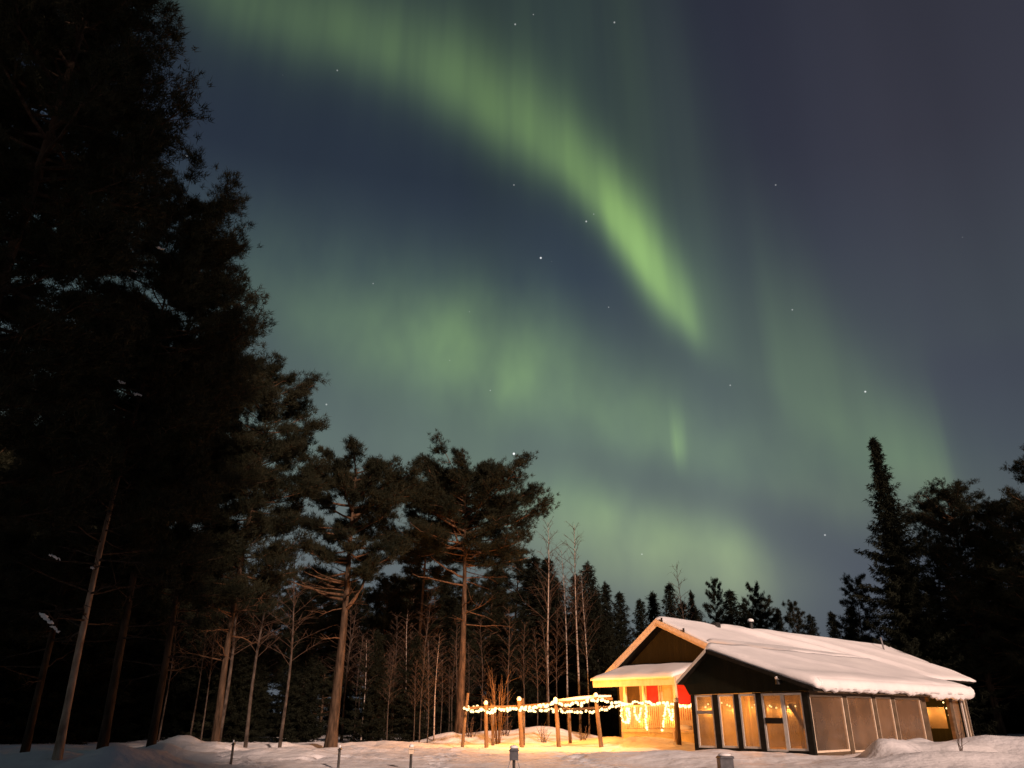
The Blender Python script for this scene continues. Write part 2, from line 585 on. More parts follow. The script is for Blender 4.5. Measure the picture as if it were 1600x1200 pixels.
M['dark_metal'] = mat('dark_metal', (0.02, 0.02, 0.02), (0.04, 0.04, 0.04), rough=0.5, scale=10)
M['wire'] = mat('wire', (0.02, 0.018, 0.012), (0.03, 0.026, 0.02), rough=0.6, scale=10)
M['table_wood'] = mat('table_wood', (0.06, 0.04, 0.025), (0.11, 0.075, 0.05), rough=0.8, scale=6, stretch=(0.3, 1, 1), bump=0.2)
M['dark_glass'] = mat('dark_glass', (0.10, 0.065, 0.02), (0.15, 0.10, 0.035), rough=0.25, scale=1.5, spec=0.5)
M['clear_pane'] = glass('clear_pane', 0.72, (0.97, 0.95, 0.92), (0.62, 0.56, 0.48), 2.5)
M['frost_pane'] = glass('frost_pane', 0.55, (0.95, 0.9, 0.84), (0.54, 0.49, 0.43), 0.9, 0.08, 0.16)
M['back_pane'] = glass('back_pane', 0.35, (0.97, 0.92, 0.84), (0.50, 0.42, 0.31), 0.9, 0.2, 0.42)
M['bulb'] = bulb_mat('bulb', (1.0, 0.70, 0.30), 3.2)

WARM = (1.0, 0.345, 0.055)


def lamp(name, loc, watts, parent=None, r=0.06, col=WARM):
    l = bpy.data.lights.new(name, 'POINT')
    l.energy = watts
    l.color = col
    l.shadow_soft_size = r
    o = bpy.data.objects.new(name, l)
    COL.objects.link(o)
    o.location = loc
    if parent is not None:
        o.parent = parent
    return o


# ------------------------------------------------------------------ snow ground: one sheet
MOUNDS = []


def mound(px, py, Y, rx, ry, rot=0.0, p=1.0, base=0.0):
    q = at(px, py, Y)
    MOUNDS.append((q.x, q.y, rx, ry, q.z - base, R(rot), p))


mound(850, 1134, 43.5, 2.6, 1.5)
mound(775, 1141, 43.0, 2.2, 1.3)
mound(705, 1146, 42.0, 1.5, 1.0)
mound(950, 1150, 40.5, 1.8, 1.4)
mound(1010, 1150, 36.5, 2.0, 1.4)
mound(1085, 1165, 33.5, 1.8, 1.5)
mound(955, 1180, 26.0, 1.6, 1.4)
mound(1040, 1173, 26.0, 2.2, 1.2)
mound(1140, 1172, 27.5, 2.2, 1.5)
mound(1180, 1176, 26.6, 1.6, 1.0)
mound(1235, 1180, 25.6, 1.4, 0.9)
for q_ in (1378, 1392, 1408, 1424, 1440):
    mound(q_, 1155 + (q_ % 3), 25.0 + (q_ - 1378) * 0.02, 0.5, 0.8)
for q_ in (1455, 1475, 1500, 1520):
    mound(q_, 1160 + (q_ % 4), 25.2, 0.6, 0.9)
mound(1490, 1172, 23.2, 2.6, 1.0)
mound(1345, 1184, 24.0, 1.0, 0.6)
mound(1570, 1149, 29.0, 3.2, 1.6)
mound(1700, 1146, 33.0, 5.0, 2.5)
mound(285, 1156, 30.0, 0.9, 0.7)
mound(255, 1162, 27.0, 0.9, 0.8)
mound(185, 1163, 21.5, 1.0, 1.2)
mound(225, 1168, 22.5, 0.9, 0.8)
mound(330, 1166, 30.0, 1.0, 1.0)
mound(440, 1160, 36.0, 0.8, 0.6)
mound(420, 1172, 27.0, 2.2, 1.2)
mound(590, 1158, 38.0, 2.5, 0.9)
mound(560, 1165, 33.5, 1.2, 0.7)
mound(655, 1162, 36.5, 1.6, 0.8)
mound(60, 1175, 23.0, 2.5, 1.5)


_rp = random.Random(31)
_PR = {}


def _print(x, y):
    _PR.setdefault((int(math.floor(x)), int(math.floor(y))), []).append((x, y))


def _trail(x0, y0, x1, y1):
    n = int(math.hypot(x1 - x0, y1 - y0) / 0.62)
    nx_, ny_ = -(y1 - y0) / (n * 0.62), (x1 - x0) / (n * 0.62)
    for i in range(n):
        t = i / n
        w = 0.35 * math.sin(t * 5.0)
        sd_ = 0.13 if i % 2 else -0.13
        _print(x0 + (x1 - x0) * t + nx_ * (w + sd_) + _rp.uniform(-.05, .05), y0 + (y1 - y0) * t + ny_ * (w + sd_) + _rp.uniform(-.06, .06))


_trail(-1.5, 21, -2.6, 36)
_trail(3.0, 21, 1.0, 34)
_trail(-9.0, 23, 4.5, 33)
_trail(-6.0, 21.5, -12.0, 34)
_trail(2.5, 30, 5.2, 37)


def PRINTS_NEAR(x, y):
    a, b = int(math.floor(x)), int(math.floor(y))
    out = []
    for i in (-1, 0, 1):
        for j in (-1, 0, 1):
            out += _PR.get((a + i, b + j), [])
    return out


def ground_z(x, y):
    z = 0.0
    for mx, my, rx, ry, h, a, p in MOUNDS:
        dx, dy = x - mx, y - my
        if abs(dx) > 4 * rx or abs(dy) > 4 * ry:
            continue
        q = (dx / rx) ** 2 + (dy / ry) ** 2
        e = math.exp(-q)
        z = z + (h - z) * e if h > z else z
    if y > 12:
        amp = 0.07 if y < 60 else 0.12
        z += 0.11 * max(0.0, mnoise.noise(Vector((x * 0.8, y * 0.55, 9.3)))) * max(0, min(1, (-x - 1) / 5)) * min(1, (y - 12) / 6)
        z += amp * mnoise.fractal(Vector((x * 0.45, y * 0.45, 1.3)), 1.0, 2.0, 4) * min(1, (y - 12) / 6)
        if 20 < y < 48 and -16 < x < 20:
            for fx, fy in PRINTS_NEAR(x, y):
                q = ((x - fx) / 0.17) ** 2 + ((y - fy) / 0.24) ** 2
                if q < 6:
                    z += -0.13 * math.exp(-q) + 0.05 * math.exp(-(q - 2.0) ** 2)
            edge = math.exp(-((y - 31.5 - 0.22 * (x + 6)) / 1.3) ** 2) * max(0, min(1, (-x + 1) / 3))
            if edge > 0.02:
                z += edge * (0.12 + 0.13 * abs(mnoise.noise(Vector((x * 2.2, y * 1.8, 7.0)))))
        z += 0.03 * mnoise.fractal(Vector((x * 1.6, y * 1.6, 4.3)), 1.0, 2.0, 3)
    return z


def build_ground():
    def steps(parts):
        out = []
        for a, b, n in parts:
            out += list(np.linspace(a, b, n, endpoint=False))
        return out + [parts[-1][1]]
    xs = steps([(-420, -60, 16), (-60, -24, 40), (-24, 26, 330), (26, 60, 36), (60, 420, 16)])
    ys = steps([(-80, 8, 20), (8, 19, 30), (19, 48, 240), (48, 75, 50), (75, 600, 24)])
    nx, ny = len(xs), len(ys)
    V = np.array([(x, y, ground_z(x, y)) for y in ys for x in xs])
    F = np.array([(j * nx + i, j * nx + i + 1, (j + 1) * nx + i + 1, (j + 1) * nx + i) for j in range(ny - 1) for i in range(nx - 1)])
    g = mesh_np('snow_ground', V, F, M['snow'], smooth=True)
    return tag(g, kind='structure')


build_ground()

# ------------------------------------------------------------------ the house and the glazed terrace share one set of axes
H0 = Vector((7.70, 40.0, 0.0))
HRZ = R(-48)
HU = Vector((math.sin(R(48)), math.cos(R(48)), 0))       # along the ridge, away
HV = Vector((math.cos(R(48)), -math.sin(R(48)), 0))      # along the gable, to the right and nearer
# local axes of both: x = along HV, y = along HU


def local(p):
    d = Vector(p) - H0
    return Vector((d.dot(HV), d.dot(HU), p[2]))


def on_gable(px, py, s):
    """House-local (x, z) where the view through a pixel meets the vertical plane y = s."""
    o = Vector((0, 0, EYE))
    d = at(px, py, 1.0) - o
    k = (s - (o - H0).dot(HU)) / d.dot(HU)
    q = local(o + d * k)
    return q.x, q.z


def on_side(px, py, t):
    """House-local (y, z) where the view through a pixel meets the vertical plane x = t."""
    o = Vector((0, 0, EYE))
    d = at(px, py, 1.0) - o
    k = (t - (o - H0).dot(HV)) / d.dot(HV)
    q = local(o + d * k)
    return q.y, q.z


def snow_sheet(name, parent, f_top, f_bot, x0, x1, y0, y1, nx, ny, edge=0.16):
    """A slab of roof snow between two height functions, rounded and ragged at its edges."""
    rnd = random.Random(hash(name) % 1000)
    V, F = [], []
    def idx(i, j, k): return (k * (ny + 1) + j) * (nx + 1) + i
    for k in (0, 1):
        for j in range(ny + 1):
            for i in range(nx + 1):
                u, w = i / nx, j / ny
                x, y = x0 + (x1 - x0) * u, y0 + (y1 - y0) * w
                de = min(i, nx - i, j, ny - j)
                if i in (0, nx):
                    x += 0.10 * mnoise.noise(Vector((y * 1.3, 7.7, i))) + 0.05 * mnoise.noise(Vector((y * 4, 3.7, i)))
                if j in (0, ny):
                    y += 0.03 * mnoise.noise(Vector((x * 1.3, 1.7, j)))
                zb = f_bot(x, y)
                if k == 0:
                    z = zb
                else:
                    z = f_top(x, y)
                    if de == 0:
                        z = zb + (z - zb) * 0.45
                    elif de == 1:
                        z = zb + (z - zb) * 0.9
                V.append((x, y, z))
    for j in range(ny):
        for i in range(nx):
            F.append((idx(i, j, 1), idx(i + 1, j, 1), idx(i + 1, j + 1, 1), idx(i, j + 1, 1)))
            F.append((idx(i, j, 0), idx(i, j + 1, 0), idx(i + 1, j + 1, 0), idx(i + 1, j, 0)))
    for i in range(nx):
        F.append((idx(i, 0, 0), idx(i + 1, 0, 0), idx(i + 1, 0, 1), idx(i, 0, 1)))
        F.append((idx(i + 1, ny, 0), idx(i, ny, 0), idx(i, ny, 1), idx(i + 1, ny, 1)))
    for j in range(ny):
        F.append((idx(0, j + 1, 0), idx(0, j, 0), idx(0, j, 1), idx(0, j + 1, 1)))
        F.append((idx(nx, j, 0), idx(nx, j + 1, 0), idx(nx, j + 1, 1), idx(nx, j, 1)))
    return mesh_np(name, V, F, M['roof_snow'], parent, smooth=True)


def lerp_profile(pts):
    def f(x):
        if x <= pts[0][0]:
            (a, b), (c, d) = pts[0], pts[1]
        elif x >= pts[-1][0]:
            (a, b), (c, d) = pts[-2], pts[-1]
        else:
            for (a, b), (c, d) in zip(pts, pts[1:]):
                if a <= x <= c:
                    break
        return b + (d - b) * (x - a) / (c - a)
    return f


# roof board tops (house local x -> z)
RIDGE = 5.62
LEFT_E, RIGHT_E = -3.95, 5.05
main_prof = lerp_profile([(LEFT_E, 2.95), (0.0, RIDGE), (2.6, 4.42), (RIGHT_E, 3.30)])
L_HOUSE = 25.0


def build_house():
    h = thing('house', 'long wooden house with snow-covered gable roof and lit front porch', 'house', H0, HRZ)
    # walls: two long sides, far gable and the front below the siding
    b = MB()
    xl, xr = -3.45, 4.5
    zl, zr = main_prof(xl) - 0.12, main_prof(xr) - 0.12
    b.prism([(xl, 0.05, 0), (xl, L_HOUSE - 0.5, 0), (xl, L_HOUSE - 0.5, zl), (xl, 0.05, zl)], (0.15, 0, 0))
    b.prism([(xr - 0.15, 0.05, 0), (xr - 0.15, L_HOUSE - 0.5, 0), (xr - 0.15, L_HOUSE - 0.5, zr), (xr - 0.15, 0.05, zr)], (0.15, 0, 0))
    b.prism([(xl + 0.15, L_HOUSE - 0.65, 0), (xr - 0.15, L_HOUSE - 0.65, 0), (xr - 0.15, L_HOUSE - 0.65, zr - 0.1), (0, L_HOUSE - 0.65, RIDGE - 0.2), (xl + 0.15, L_HOUSE - 0.65, zl - 0.1)], (0, 0.15, 0))
    b.build('wall', M['brown_siding'], h)
    zs = 3.18
    MB().prism([(xl + 0.15, 0.0, zs), (xr - 0.15, 0.0, zs), (xr - 0.15, 0.0, zr - 0.08), (2.6, 0.0, 4.3), (0, 0.0, RIDGE - 0.16), (xl + 0.15, 0.0, zl - 0.02)] if zl > zs else
               [(xl + 0.15, 0.0, zl - 0.1), (xr - 0.15, 0.0, zl - 0.1), (xr - 0.15, 0.0, zr - 0.08), (2.6, 0.0, 4.3), (0, 0.0, RIDGE - 0.16)], (0, 0.14, 0)).build('gable_siding', M['brown_siding'], h)
    lower = min(zs, zl - 0.1) - 0.004 if zl <= zs else zs - 0.004
    MB().box(xl + 0.15, xr - 0.15, 0.02, 0.14, 0.0, lower).build('front_wall', M['cream'], h)
    # roof boards: two slopes
    th = 0.14
    y0, y1 = -0.75, L_HOUSE
    rl = MB().prism([(LEFT_E, y0, main_prof(LEFT_E)), (0, y0, RIDGE), (0, y0, RIDGE - th), (LEFT_E, y0, main_prof(LEFT_E) - th)], (0, y1 - y0, 0)).build('roof', M['dark_frame'], h)
    MB().prism([(0, y0, RIDGE), (2.6, y0, 4.42), (RIGHT_E, y0, main_prof(RIGHT_E)), (RIGHT_E, y0, main_prof(RIGHT_E) - th), (2.6, y0, 4.42 - th), (0, y0, RIDGE - th)], (0, y1 - y0, 0)).build('roof', M['dark_frame'], h)
    # barge boards along both rakes, two boards deep, at the front gable
    for (xa, xb) in ((LEFT_E - 0.05, 0.0), (0.0, 2.6), (2.6, RIGHT_E)):
        b = MB()
        za, zb_ = main_prof(xa), main_prof(xb)
        b.prism([(xa, y0 - 0.09, za + 0.03), (xb, y0 - 0.09, zb_ + 0.03), (xb, y0 - 0.09, zb_ - 0.17), (xa, y0 - 0.09, za - 0.17)], (0, 0.088, 0))
        b.prism([(xa, y0 - 0.04, za - 0.175), (xb, y0 - 0.04, zb_ - 0.175), (xb, y0 - 0.04, zb_ - 0.30), (xa, y0 - 0.04, za - 0.30)], (0, 0.037, 0))
        b.build('barge_board', M['trim'], h)
    # roof snow, two slopes (the ridge is where they meet)
    def bot(x, y): return main_prof(x) + 0.004

    def top(x, y):
        t = 0.17 + 0.045 * mnoise.fractal(Vector((x * 0.5, y * 0.22, 2.0)), 1.0, 2.0, 3)
        # old wind drifts lying slantwise down the slope
        for off, amp in ((4.6, 0.24), (9.0, 0.22), (16.0, 0.12)):
            d = (y - off) - x * 2.1
            t += amp * math.exp(-(d / 0.9) ** 2) * max(0, min(1, x / 1.0)) * max(0.0, min(1, (5.2 - x) / 2))
        # a thin wind-swept strip at the vents, near the ridge
        for vy in (4.1, 7.6):
            t -= 0.10 * math.exp(-((y - vy) / 0.6) ** 2 - ((x - 0.2) / 0.7) ** 2)
        k = abs(x)
        return bot(x, y) + max(0.04, t) + (0.05 if k < 0.3 else 0)

    # both slopes in one piece of snow so the ridge is closed
    snow_sheet('roof_snow', h, top, bot, LEFT_E - 0.06, RIGHT_E + 0.1, y0 - 0.02, y1 + 0.15, 46, 90)
    # vents and flue on the ridge
    f = MB().tube([(0.1, 7.6, RIDGE - 0.05), (0.1, 7.6, RIDGE + 0.46)], [0.10, 0.10], 12).build('flue_pipe', M['dark_metal'], h)
    MB().tube([(0.1, 7.6, RIDGE + 0.46), (0.1, 7.6, RIDGE + 0.50)], [0.19, 0.17], 12).build('flue_cap', M['dark_metal'], f)
    MB().ball((0.1, 7.6, RIDGE + 0.56), (0.18, 0.18, 0.12), 10, 6).build('cap_snow', M['roof_snow'], f, smooth=True)
    MB().box(-0.05, 0.35, 3.9, 4.25, RIDGE - 0.1, RIDGE + 0.19).build('vent_box', M['dark_metal'], h, bevel=0.02)
    for x in (0.35, 1.6):
        MB().bar((x, y0 - 0.06, main_prof(x) + 0.03), (x, y0 - 0.06, main_prof(x) + 0.22), 0.07).build('snow_hook', M['dark_metal'], h)
    # ---- porch across the front
    EY = -2.5                      # eave line of the porch roof
    PX0, PX1 = -2.75, 2.12
    zt, ze = 3.50, 2.86
    MB().prism([(PX0, EY, ze), (PX0, -0.004, zt), (PX0, -0.004, zt - 0.1), (PX0, EY, ze - 0.1)], (PX1 - PX0, 0, 0)).build('porch_roof', M['cream_rail'], h)
    MB().box(PX0 - 0.02, PX1 + 0.02, EY - 0.05, EY - 0.003, ze - 0.33, ze + 0.02).build('porch_fascia', M['cream_rail'], h)
    MB().prism([(PX1 + 0.004, EY, ze + 0.02), (PX1 + 0.004, -0.76, zt - 0.16), (PX1 + 0.004, -0.76, zt - 0.40), (PX1 + 0.004, EY, ze - 0.24)], (0.05, 0, 0)).build('porch_side_board', M['trim'], h)

    def pb(x, y): return ze + (zt - ze) * (y - EY) / (0 - EY) + 0.004
    def pt(x, y): return pb(x, y) + 0.20 + 0.03 * mnoise.noise(Vector((x, y, 0)))
    snow_sheet('porch_snow', h, pt, pb, PX0 - 0.1, PX1 + 0.03, EY - 0.1, -0.05, 30, 14)
    # posts
    FZ = 0.72
    for px in (977, 1006, 1055.5):
        x, _ = on_gable(px, 1090, EY + 0.18)
        MB().box(x - 0.06, x + 0.06, EY + 0.12, EY + 0.24, FZ, ze - 0.105).build('porch_post', M['cream_rail'], h)
    xL = on_gable(974, 1120, EY + 0.18)[0]
    xR = on_gable(1086, 1120, EY + 0.18)[0]
    MB().box(xL - 0.05, xR, EY + 0.08, 0.0, FZ - 0.14, FZ).build('porch_floor', M['cream_rail'], h)
    MB().box(xL - 0.03, xR, EY + 0.14, EY + 0.18, 0.0, FZ - 0.145).build('porch_skirt', M['cream'], h)
    # railing: rails and balusters
    r = MB()
    r.box(xL, xR, EY + 0.11, EY + 0.17, FZ + 0.92, FZ + 1.0)
    r.box(xL, xR, EY + 0.12, EY + 0.16, FZ + 0.07, FZ + 0.14)
    n = int((xR - xL) / 0.115)
    for i in range(n + 1):
        x = xL + 0.02 + i * (xR - xL - 0.04) / n
        r.box(x - 0.038, x + 0.038, EY + 0.105, EY + 0.118, FZ + 0.02, FZ + 0.93)
    r.build('porch_railing', M['cream_rail'], h)
    # openings in the front wall: a dark window, a red door, a cream door, another red door
    def opening(px0, px1, py0, frame, nm, m, sub=None, z0=None, py1=None):
        x0, z1 = on_gable(px0, py0, 0.0)
        x1, _ = on_gable(px1, py0, 0.0)
        zb = FZ + 0.02 if py1 is None else on_gable((px0 + px1) / 2, py1, 0.0)[1]
        o = MB().box(x0, x1, -0.03, 0.018, zb, z1).build(nm, m, h)
        fr = MB()
        w = 0.09
        fr.box(x0 - w, x0 - 0.002, -0.06, 0.016, zb, z1 + w)
        fr.box(x1 + 0.002, x1 + w, -0.06, 0.016, zb, z1 + w)
        fr.box(x0 - 0.001, x1 + 0.001, -0.058, 0.016, z1 + 0.002, z1 + w - 0.002)
        fr.build('frame', M['cream_rail'], o)
        return o, x0, x1, zb, z1
    opening(978, 1000, 1072, 1, 'window', M['dark_glass'], py1=1112)
    o, x0, x1, zb, z1 = opening(1010.5, 1028.5, 1069, 1, 'door', M['red'])
    o['label'] = 'red painted door'
    MB().ball((x1 - 0.1, -0.07, zb + 1.0), 0.035).build('handle', M['metal'], o)
    o, x0, x1, zb, z1 = opening(1034, 1051, 1066.5, 1, 'door', M['door_cream'])
    o['label'] = 'cream panelled door'
    pn = MB()
    for k in range(3):
        za = zb + 0.2 + k * (z1 - zb - 0.3) / 3
        pn.box(x0 + 0.12, x1 - 0.12, -0.042, -0.031, za, za + (z1 - zb - 0.3) / 3 - 0.12)
    pn.build('panel', M['door_cream'], o)
    o, x0, x1, zb, z1 = opening(1058, 1079, 1063, 1, 'door', M['red'])
    o['label'] = 'red painted door half hidden behind the terrace'
    # lean pipe at the back roof edge
    p = at(1380, 1004, 54.0)
    l0 = local(p)
    MB().tube([(l0.x, l0.y, main_prof(l0.x) - 0.1), (l0.x - 0.12, l0.y, main_prof(l0.x) + 0.95)], [0.06, 0.05], 8).build('vent_pipe', M['metal'], h)
    # white corner board at the far right
    b = MB().box(4.502, 4.56, L_HOUSE - 0.62, L_HOUSE - 0.5, 0, 3.0).build('corner_board', M['white_trim'], h)
    return h


build_house()

# ------------------------------------------------------------------ glazed terrace in front of the house
S0, S1 = -6.8, 6.35               # front and far gable planes (local y)
T0, T1 = 6.0, 10.65              # back and street side walls (local x)
TC = 8.3


def build_terrace():
    base = H0 + HV * TC
    g = thing('glazed_terrace', 'dark-gabled glazed terrace with snow roof, lit warm from within', 'terrace', base, HRZ)

    def mv(o):
        o.location = (-TC, 0, 0)
        return o

    prof = lerp_profile([(5.05, 2.02), (7.02, 3.52), (8.8, 2.90), (11.05, 2.13)])
    # gable siding: the outline of the roof above the posts
    zL, zR = 1.98, 2.03
    for s in (S0 + 0.02, S1 - 0.12):
        mv(MB().prism([(5.72, s, 2.36), (5.95, s, zL), (T1 + 0.05, s, zR), (T1 + 0.05, s, prof(T1) - 0.10), (8.8, s, prof(8.8) - 0.1), (7.02, s, 3.42)], (0, 0.10, 0)).build('gable_siding', M['green_siding'], g))
    y0, y1 = S0 - 0.22, S1 + 0.25
    th = 0.12
    mv(MB().prism([(5.62, y0, prof(5.62)), (7.02, y0, 3.52), (7.02, y0, 3.52 - th), (5.62, y0, prof(5.62) - th)], (0, y1 - y0, 0)).build('roof', M['dark_frame'], g))
    mv(MB().prism([(7.02, y0, 3.52), (8.8, y0, prof(8.8)), (11.05, y0, prof(11.05)), (11.05, y0, prof(11.05) - th), (8.8, y0, prof(8.8) - th), (7.02, y0, 3.52 - th)], (0, y1 - y0, 0)).build('roof', M['dark_frame'], g))
    # pale barge board along the short left rake only
    mv(MB().prism([(5.60, y0 - 0.04, prof(5.60) + 0.03), (7.02, y0 - 0.04, 3.55), (7.02, y0 - 0.04, 3.42), (5.60, y0 - 0.04, prof(5.60) - 0.08)], (0, 0.037, 0)).build('barge_board', M['white_trim'], g))
    mv(MB().prism([(7.03, y0 - 0.03, 3.52), (11.05, y0 - 0.03, prof(11.05)), (11.05, y0 - 0.03, prof(11.05) - 0.13), (7.03, y0 - 0.03, 3.39)], (0, 0.027, 0)).build('barge_board', M['dark_frame'], g))

    def bot(x, y): return prof(x) + 0.004

    def top(x, y):
        t = 0.24 + 0.05 * mnoise.fractal(Vector((x * 0.5, y * 0.25, 8.0)), 1.0, 2.0, 3)
        if x < 7.0:
            t *= 0.45
        t += 0.10 * max(0.0, min(1.0, (x - 9.8) / 0.8))           # the heavy lip at the eave
        d = (y + 1.0) - (x - 8.8) * 2.0
        t += 0.06 * math.exp(-(d / 0.8) ** 2)
        return bot(x, y) + t

    sn = snow_sheet('roof_snow', g, top, bot, 5.75, 11.20, y0 + 0.03, y1 + 0.05, 34, 90)
    mv(sn)
    # snow filling the valley between the house roof and the terrace ridge
    def vtop(x, y):
        u = (x - 2.6) / (7.15 - 2.6)
        a, c = main_prof(2.6) + 0.22, 3.52 + 0.30
        fade = min(1.0, max(0.0, (6.9 - y) / 1.2))
        return a + (c - a) * u - 0.25 * (1 - fade) * math.sin(math.pi * min(1, u)) + 0.03 * mnoise.noise(Vector((x, y * 0.4, 3)))
    mv(snow_sheet('valley_snow', g, vtop, lambda x, y: vtop(x, y) - 0.35, 2.6, 7.15, -0.70, 6.8, 24, 30))
    # the snow lip hanging over the eave, ragged below
    V, F = [], []
    n = 150
    for i in range(n + 1):
        y = y0 + 0.32 + (y1 - y0 - 0.22) * i / n
        far = i / n
        sag = 0.12 + 0.09 * mnoise.noise(Vector((y * 1.1, 0, 0))) + 0.07 * mnoise.noise(Vector((y * 3.4, 5, 0))) + 0.04 * mnoise.noise(Vector((y * 8.0, 2, 0)))
        if far > 0.66:
            sag += 0.12
        if i < 4 or i > n - 4:
            sag *= 0.4 + 0.15 * min(i, n - i)
        zb = prof(11.05)
        bulge = 0.10 + 0.06 * mnoise.noise(Vector((y * 0.9, 9, 0))) + 0.035 * mnoise.noise(Vector((y * 3.1, 4, 0)))
        ring = [(10.9, zb + 0.30), (11.10, zb + 0.30), (11.12 + bulge * 0.8, zb + 0.17), (11.12 + bulge, zb + 0.02), (11.10 + bulge * 0.8, zb - sag * 0.8), (11.08, zb - sag), (11.062, zb - 0.06), (11.062, zb + 0.02)]
        for (x, z) in ring:
            V.append((x, y, z))
    k = 8
    for i in range(n):
        for j in range(k):
            a, b2 = i * k + j, i * k + (j + 1) % k
            F.append((a, b2, b2 + k, a + k))
    V += []
    o = MB()
    o.add(V, F + [tuple(range(k - 1, -1, -1)), tuple(n * k + j for j in range(k))])
    mv(o.build('snow_lip', M['roof_snow'], g, smooth=True))
    # fascia / beam under the street-side eave
    mv(MB().box(T1 - 0.10, T1 + 0.04, S0 + 0.13, S1 - 0.13, 1.98, 2.16).build('eave_beam', M['brown_beam'], g))
    mv(MB().prism([(T1 + 0.042, S0 + 0.05, 2.14), (11.04, S0 + 0.05, 2.0), (11.04, S0 + 0.05, 1.97), (T1 + 0.042, S0 + 0.05, 2.10)], (0, S1 - S0 - 0.1, 0)).build('eave_soffit', M['brown_beam'], g))

    # ---- front gable posts (dark) and clear panes between them
    def gx(px):
        return on_gable(px, 1130, S0 + 0.06)[0]
    posts = [(1083.5, 1089), (1117.5, 1125.5), (1151.5, 1158.5), (1186, 1194), (1259, 1268.5)]
    for a, b2 in posts:
        mv(MB().box(gx(a), gx(b2), S0 + 0.02, S0 + 0.16, -0.1, 1.976).build('post', M['dark_frame'], g))
    edges = []
    for a, b2 in posts:   # thin pale beads beside the posts where they catch light
        edges.append(gx(b2))
    bays = [(1089, 1117.5), (1125.5, 1151.5), (1158.5, 1186), (1194, 1227), (1227, 1259)]
    sill = [0.20, 0.22, 0.22, 0.16, 0.2]
    for k, ((a, b2), z0) in enumerate(zip(bays, sill)):
        x0, x1 = gx(a) + 0.003, gx(b2) - 0.003
        z1 = 1.97
        w = 0.065
        fr = MB()
        fr.box(x0, x0 + w, S0 + 0.05, S0 + 0.12, z0, z1)
        fr.box(x1 - w, x1, S0 + 0.05, S0 + 0.12, z0, z1)
        fr.box(x0 + w, x1 - w, S0 + 0.052, S0 + 0.118, z0, z0 + 0.07)
        fr.box(x0 + w, x1 - w, S0 + 0.052, S0 + 0.118, z1 - 0.07, z1)
        f = mv(fr.build('window', M['white_trim'] if k != 1 else M['white_trim'], g))
        if k == 0:
            z = on_gable(1103, 1113, S0)[1]
            MB().box(x0 + w, x1 - w, S0 + 0.04, S0 + 0.13, z - 0.05, z + 0.05).build('transom', M['metal'], f)
        if k == 3:
            z = on_gable(1210, 1126, S0)[1]
            MB().box(x0 + w, x1 - w, S0 + 0.03, S0 + 0.14, z - 0.09, z + 0.09).build('transom', M['dark_frame'], f)
        MB().box(x0 + w - 0.01, x1 - w + 0.01, S0 + 0.08, S0 + 0.09, z0 + 0.06, z1 - 0.06).build('pane', M['clear_pane'], f)
        mv(MB().box(x0, x1, S0 + 0.04, S0 + 0.13, -0.1, z0 - 0.002).build('kick_board', M['dark_frame'], g))
    # ---- street side: beam posts, frosted panes, an open bay, a last pane
    def sy(px, py=1115):
        return on_side(px, py, T1)[0]
    sp = [(1320, 1326), (1366, 1371), (1396, 1401), (1441, 1449), (1486, 1491), (1511, 1513.5)]
    for a, b2 in sp:
        mv(MB().box(T1 - 0.12, T1 + 0.02, sy(a), sy(b2), -0.1, 1.976).build('post', M['brown_beam'], g))
    sb = [(1268.5, 1320, 0.15), (1326, 1366, 0.1), (1371, 1396, 0.1), (1401, 1441, 0.1), (1491, 1511, 0.1)]
    for k, (a, b2, z0) in enumerate(sb):
        ya, yb = sy(a) + 0.004, sy(b2) - 0.004
        if k == 0:
            ya = S0 + 0.165
        z1 = 1.972 - 0.0
        z1 = 1.90
        w = 0.06
        fr = MB()
        fr.box(T1 - 0.08, T1, ya, ya + w, z0, z1)
        fr.box(T1 - 0.08, T1, yb - w, yb, z0, z1)
        fr.box(T1 - 0.078, T1 - 0.002, ya + w, yb - w, z0, z0 + 0.06)
        fr.box(T1 - 0.078, T1 - 0.002, ya + w, yb - w, z1 - 0.05, z1)
        f = mv(fr.build('window', M['trim'], g))
        MB().box(T1 - 0.045, T1 - 0.035, ya + w - 0.01, yb - w + 0.01, z0 + 0.05, z1 - 0.04).build('pane', M['frost_pane'] if k < 4 else M['back_pane'], f)
        mv(MB().box(T1 - 0.10, T1 - 0.004, ya, yb, z1 + 0.004, 1.976).build('head_board', M['brown_beam'], g))
        mv(MB().box(T1 - 0.10, T1 - 0.004, ya, yb, -0.1, z0 - 0.004).build('kick_board', M['brown_beam'], g))
    # far gable: dark boards with a white corner strip
    e = MB().box(T0, T1 + 0.03, S1 - 0.11, S1 - 0.02, -0.1, 0.75).box(T0, T1 + 0.03, S1 - 0.11, S1 - 0.02, 1.62, zL - 0.004)
    for (xa, xb) in ((T0, 6.3), (7.4, 7.6), (8.7, 8.9), (10.0, 10.2), (T1 - 0.1, T1 + 0.03)):
        e.box(xa, xb, S1 - 0.108, S1 - 0.022, 0.7505, 1.6195)
    mv(e.build('end_wall', M['green_siding'], g))
    for (xa, xb) in ((6.3, 7.4), (7.6, 8.7), (8.9, 10.0), (10.2, T1 - 0.1)):
        mv(MB().box(xa + 0.002, xb - 0.002, S1 - 0.07, S1 - 0.06, 0.752, 1.618).build('pane', M['back_pane'], g))
    mv(MB().box(T1 + 0.032, T1 + 0.09, S1 - 0.10, S1 + 0.0, -0.1, 2.08).build('corner_board', M['white_trim'], g))
    # back side: posts and warm frosted panes
    nb = 8
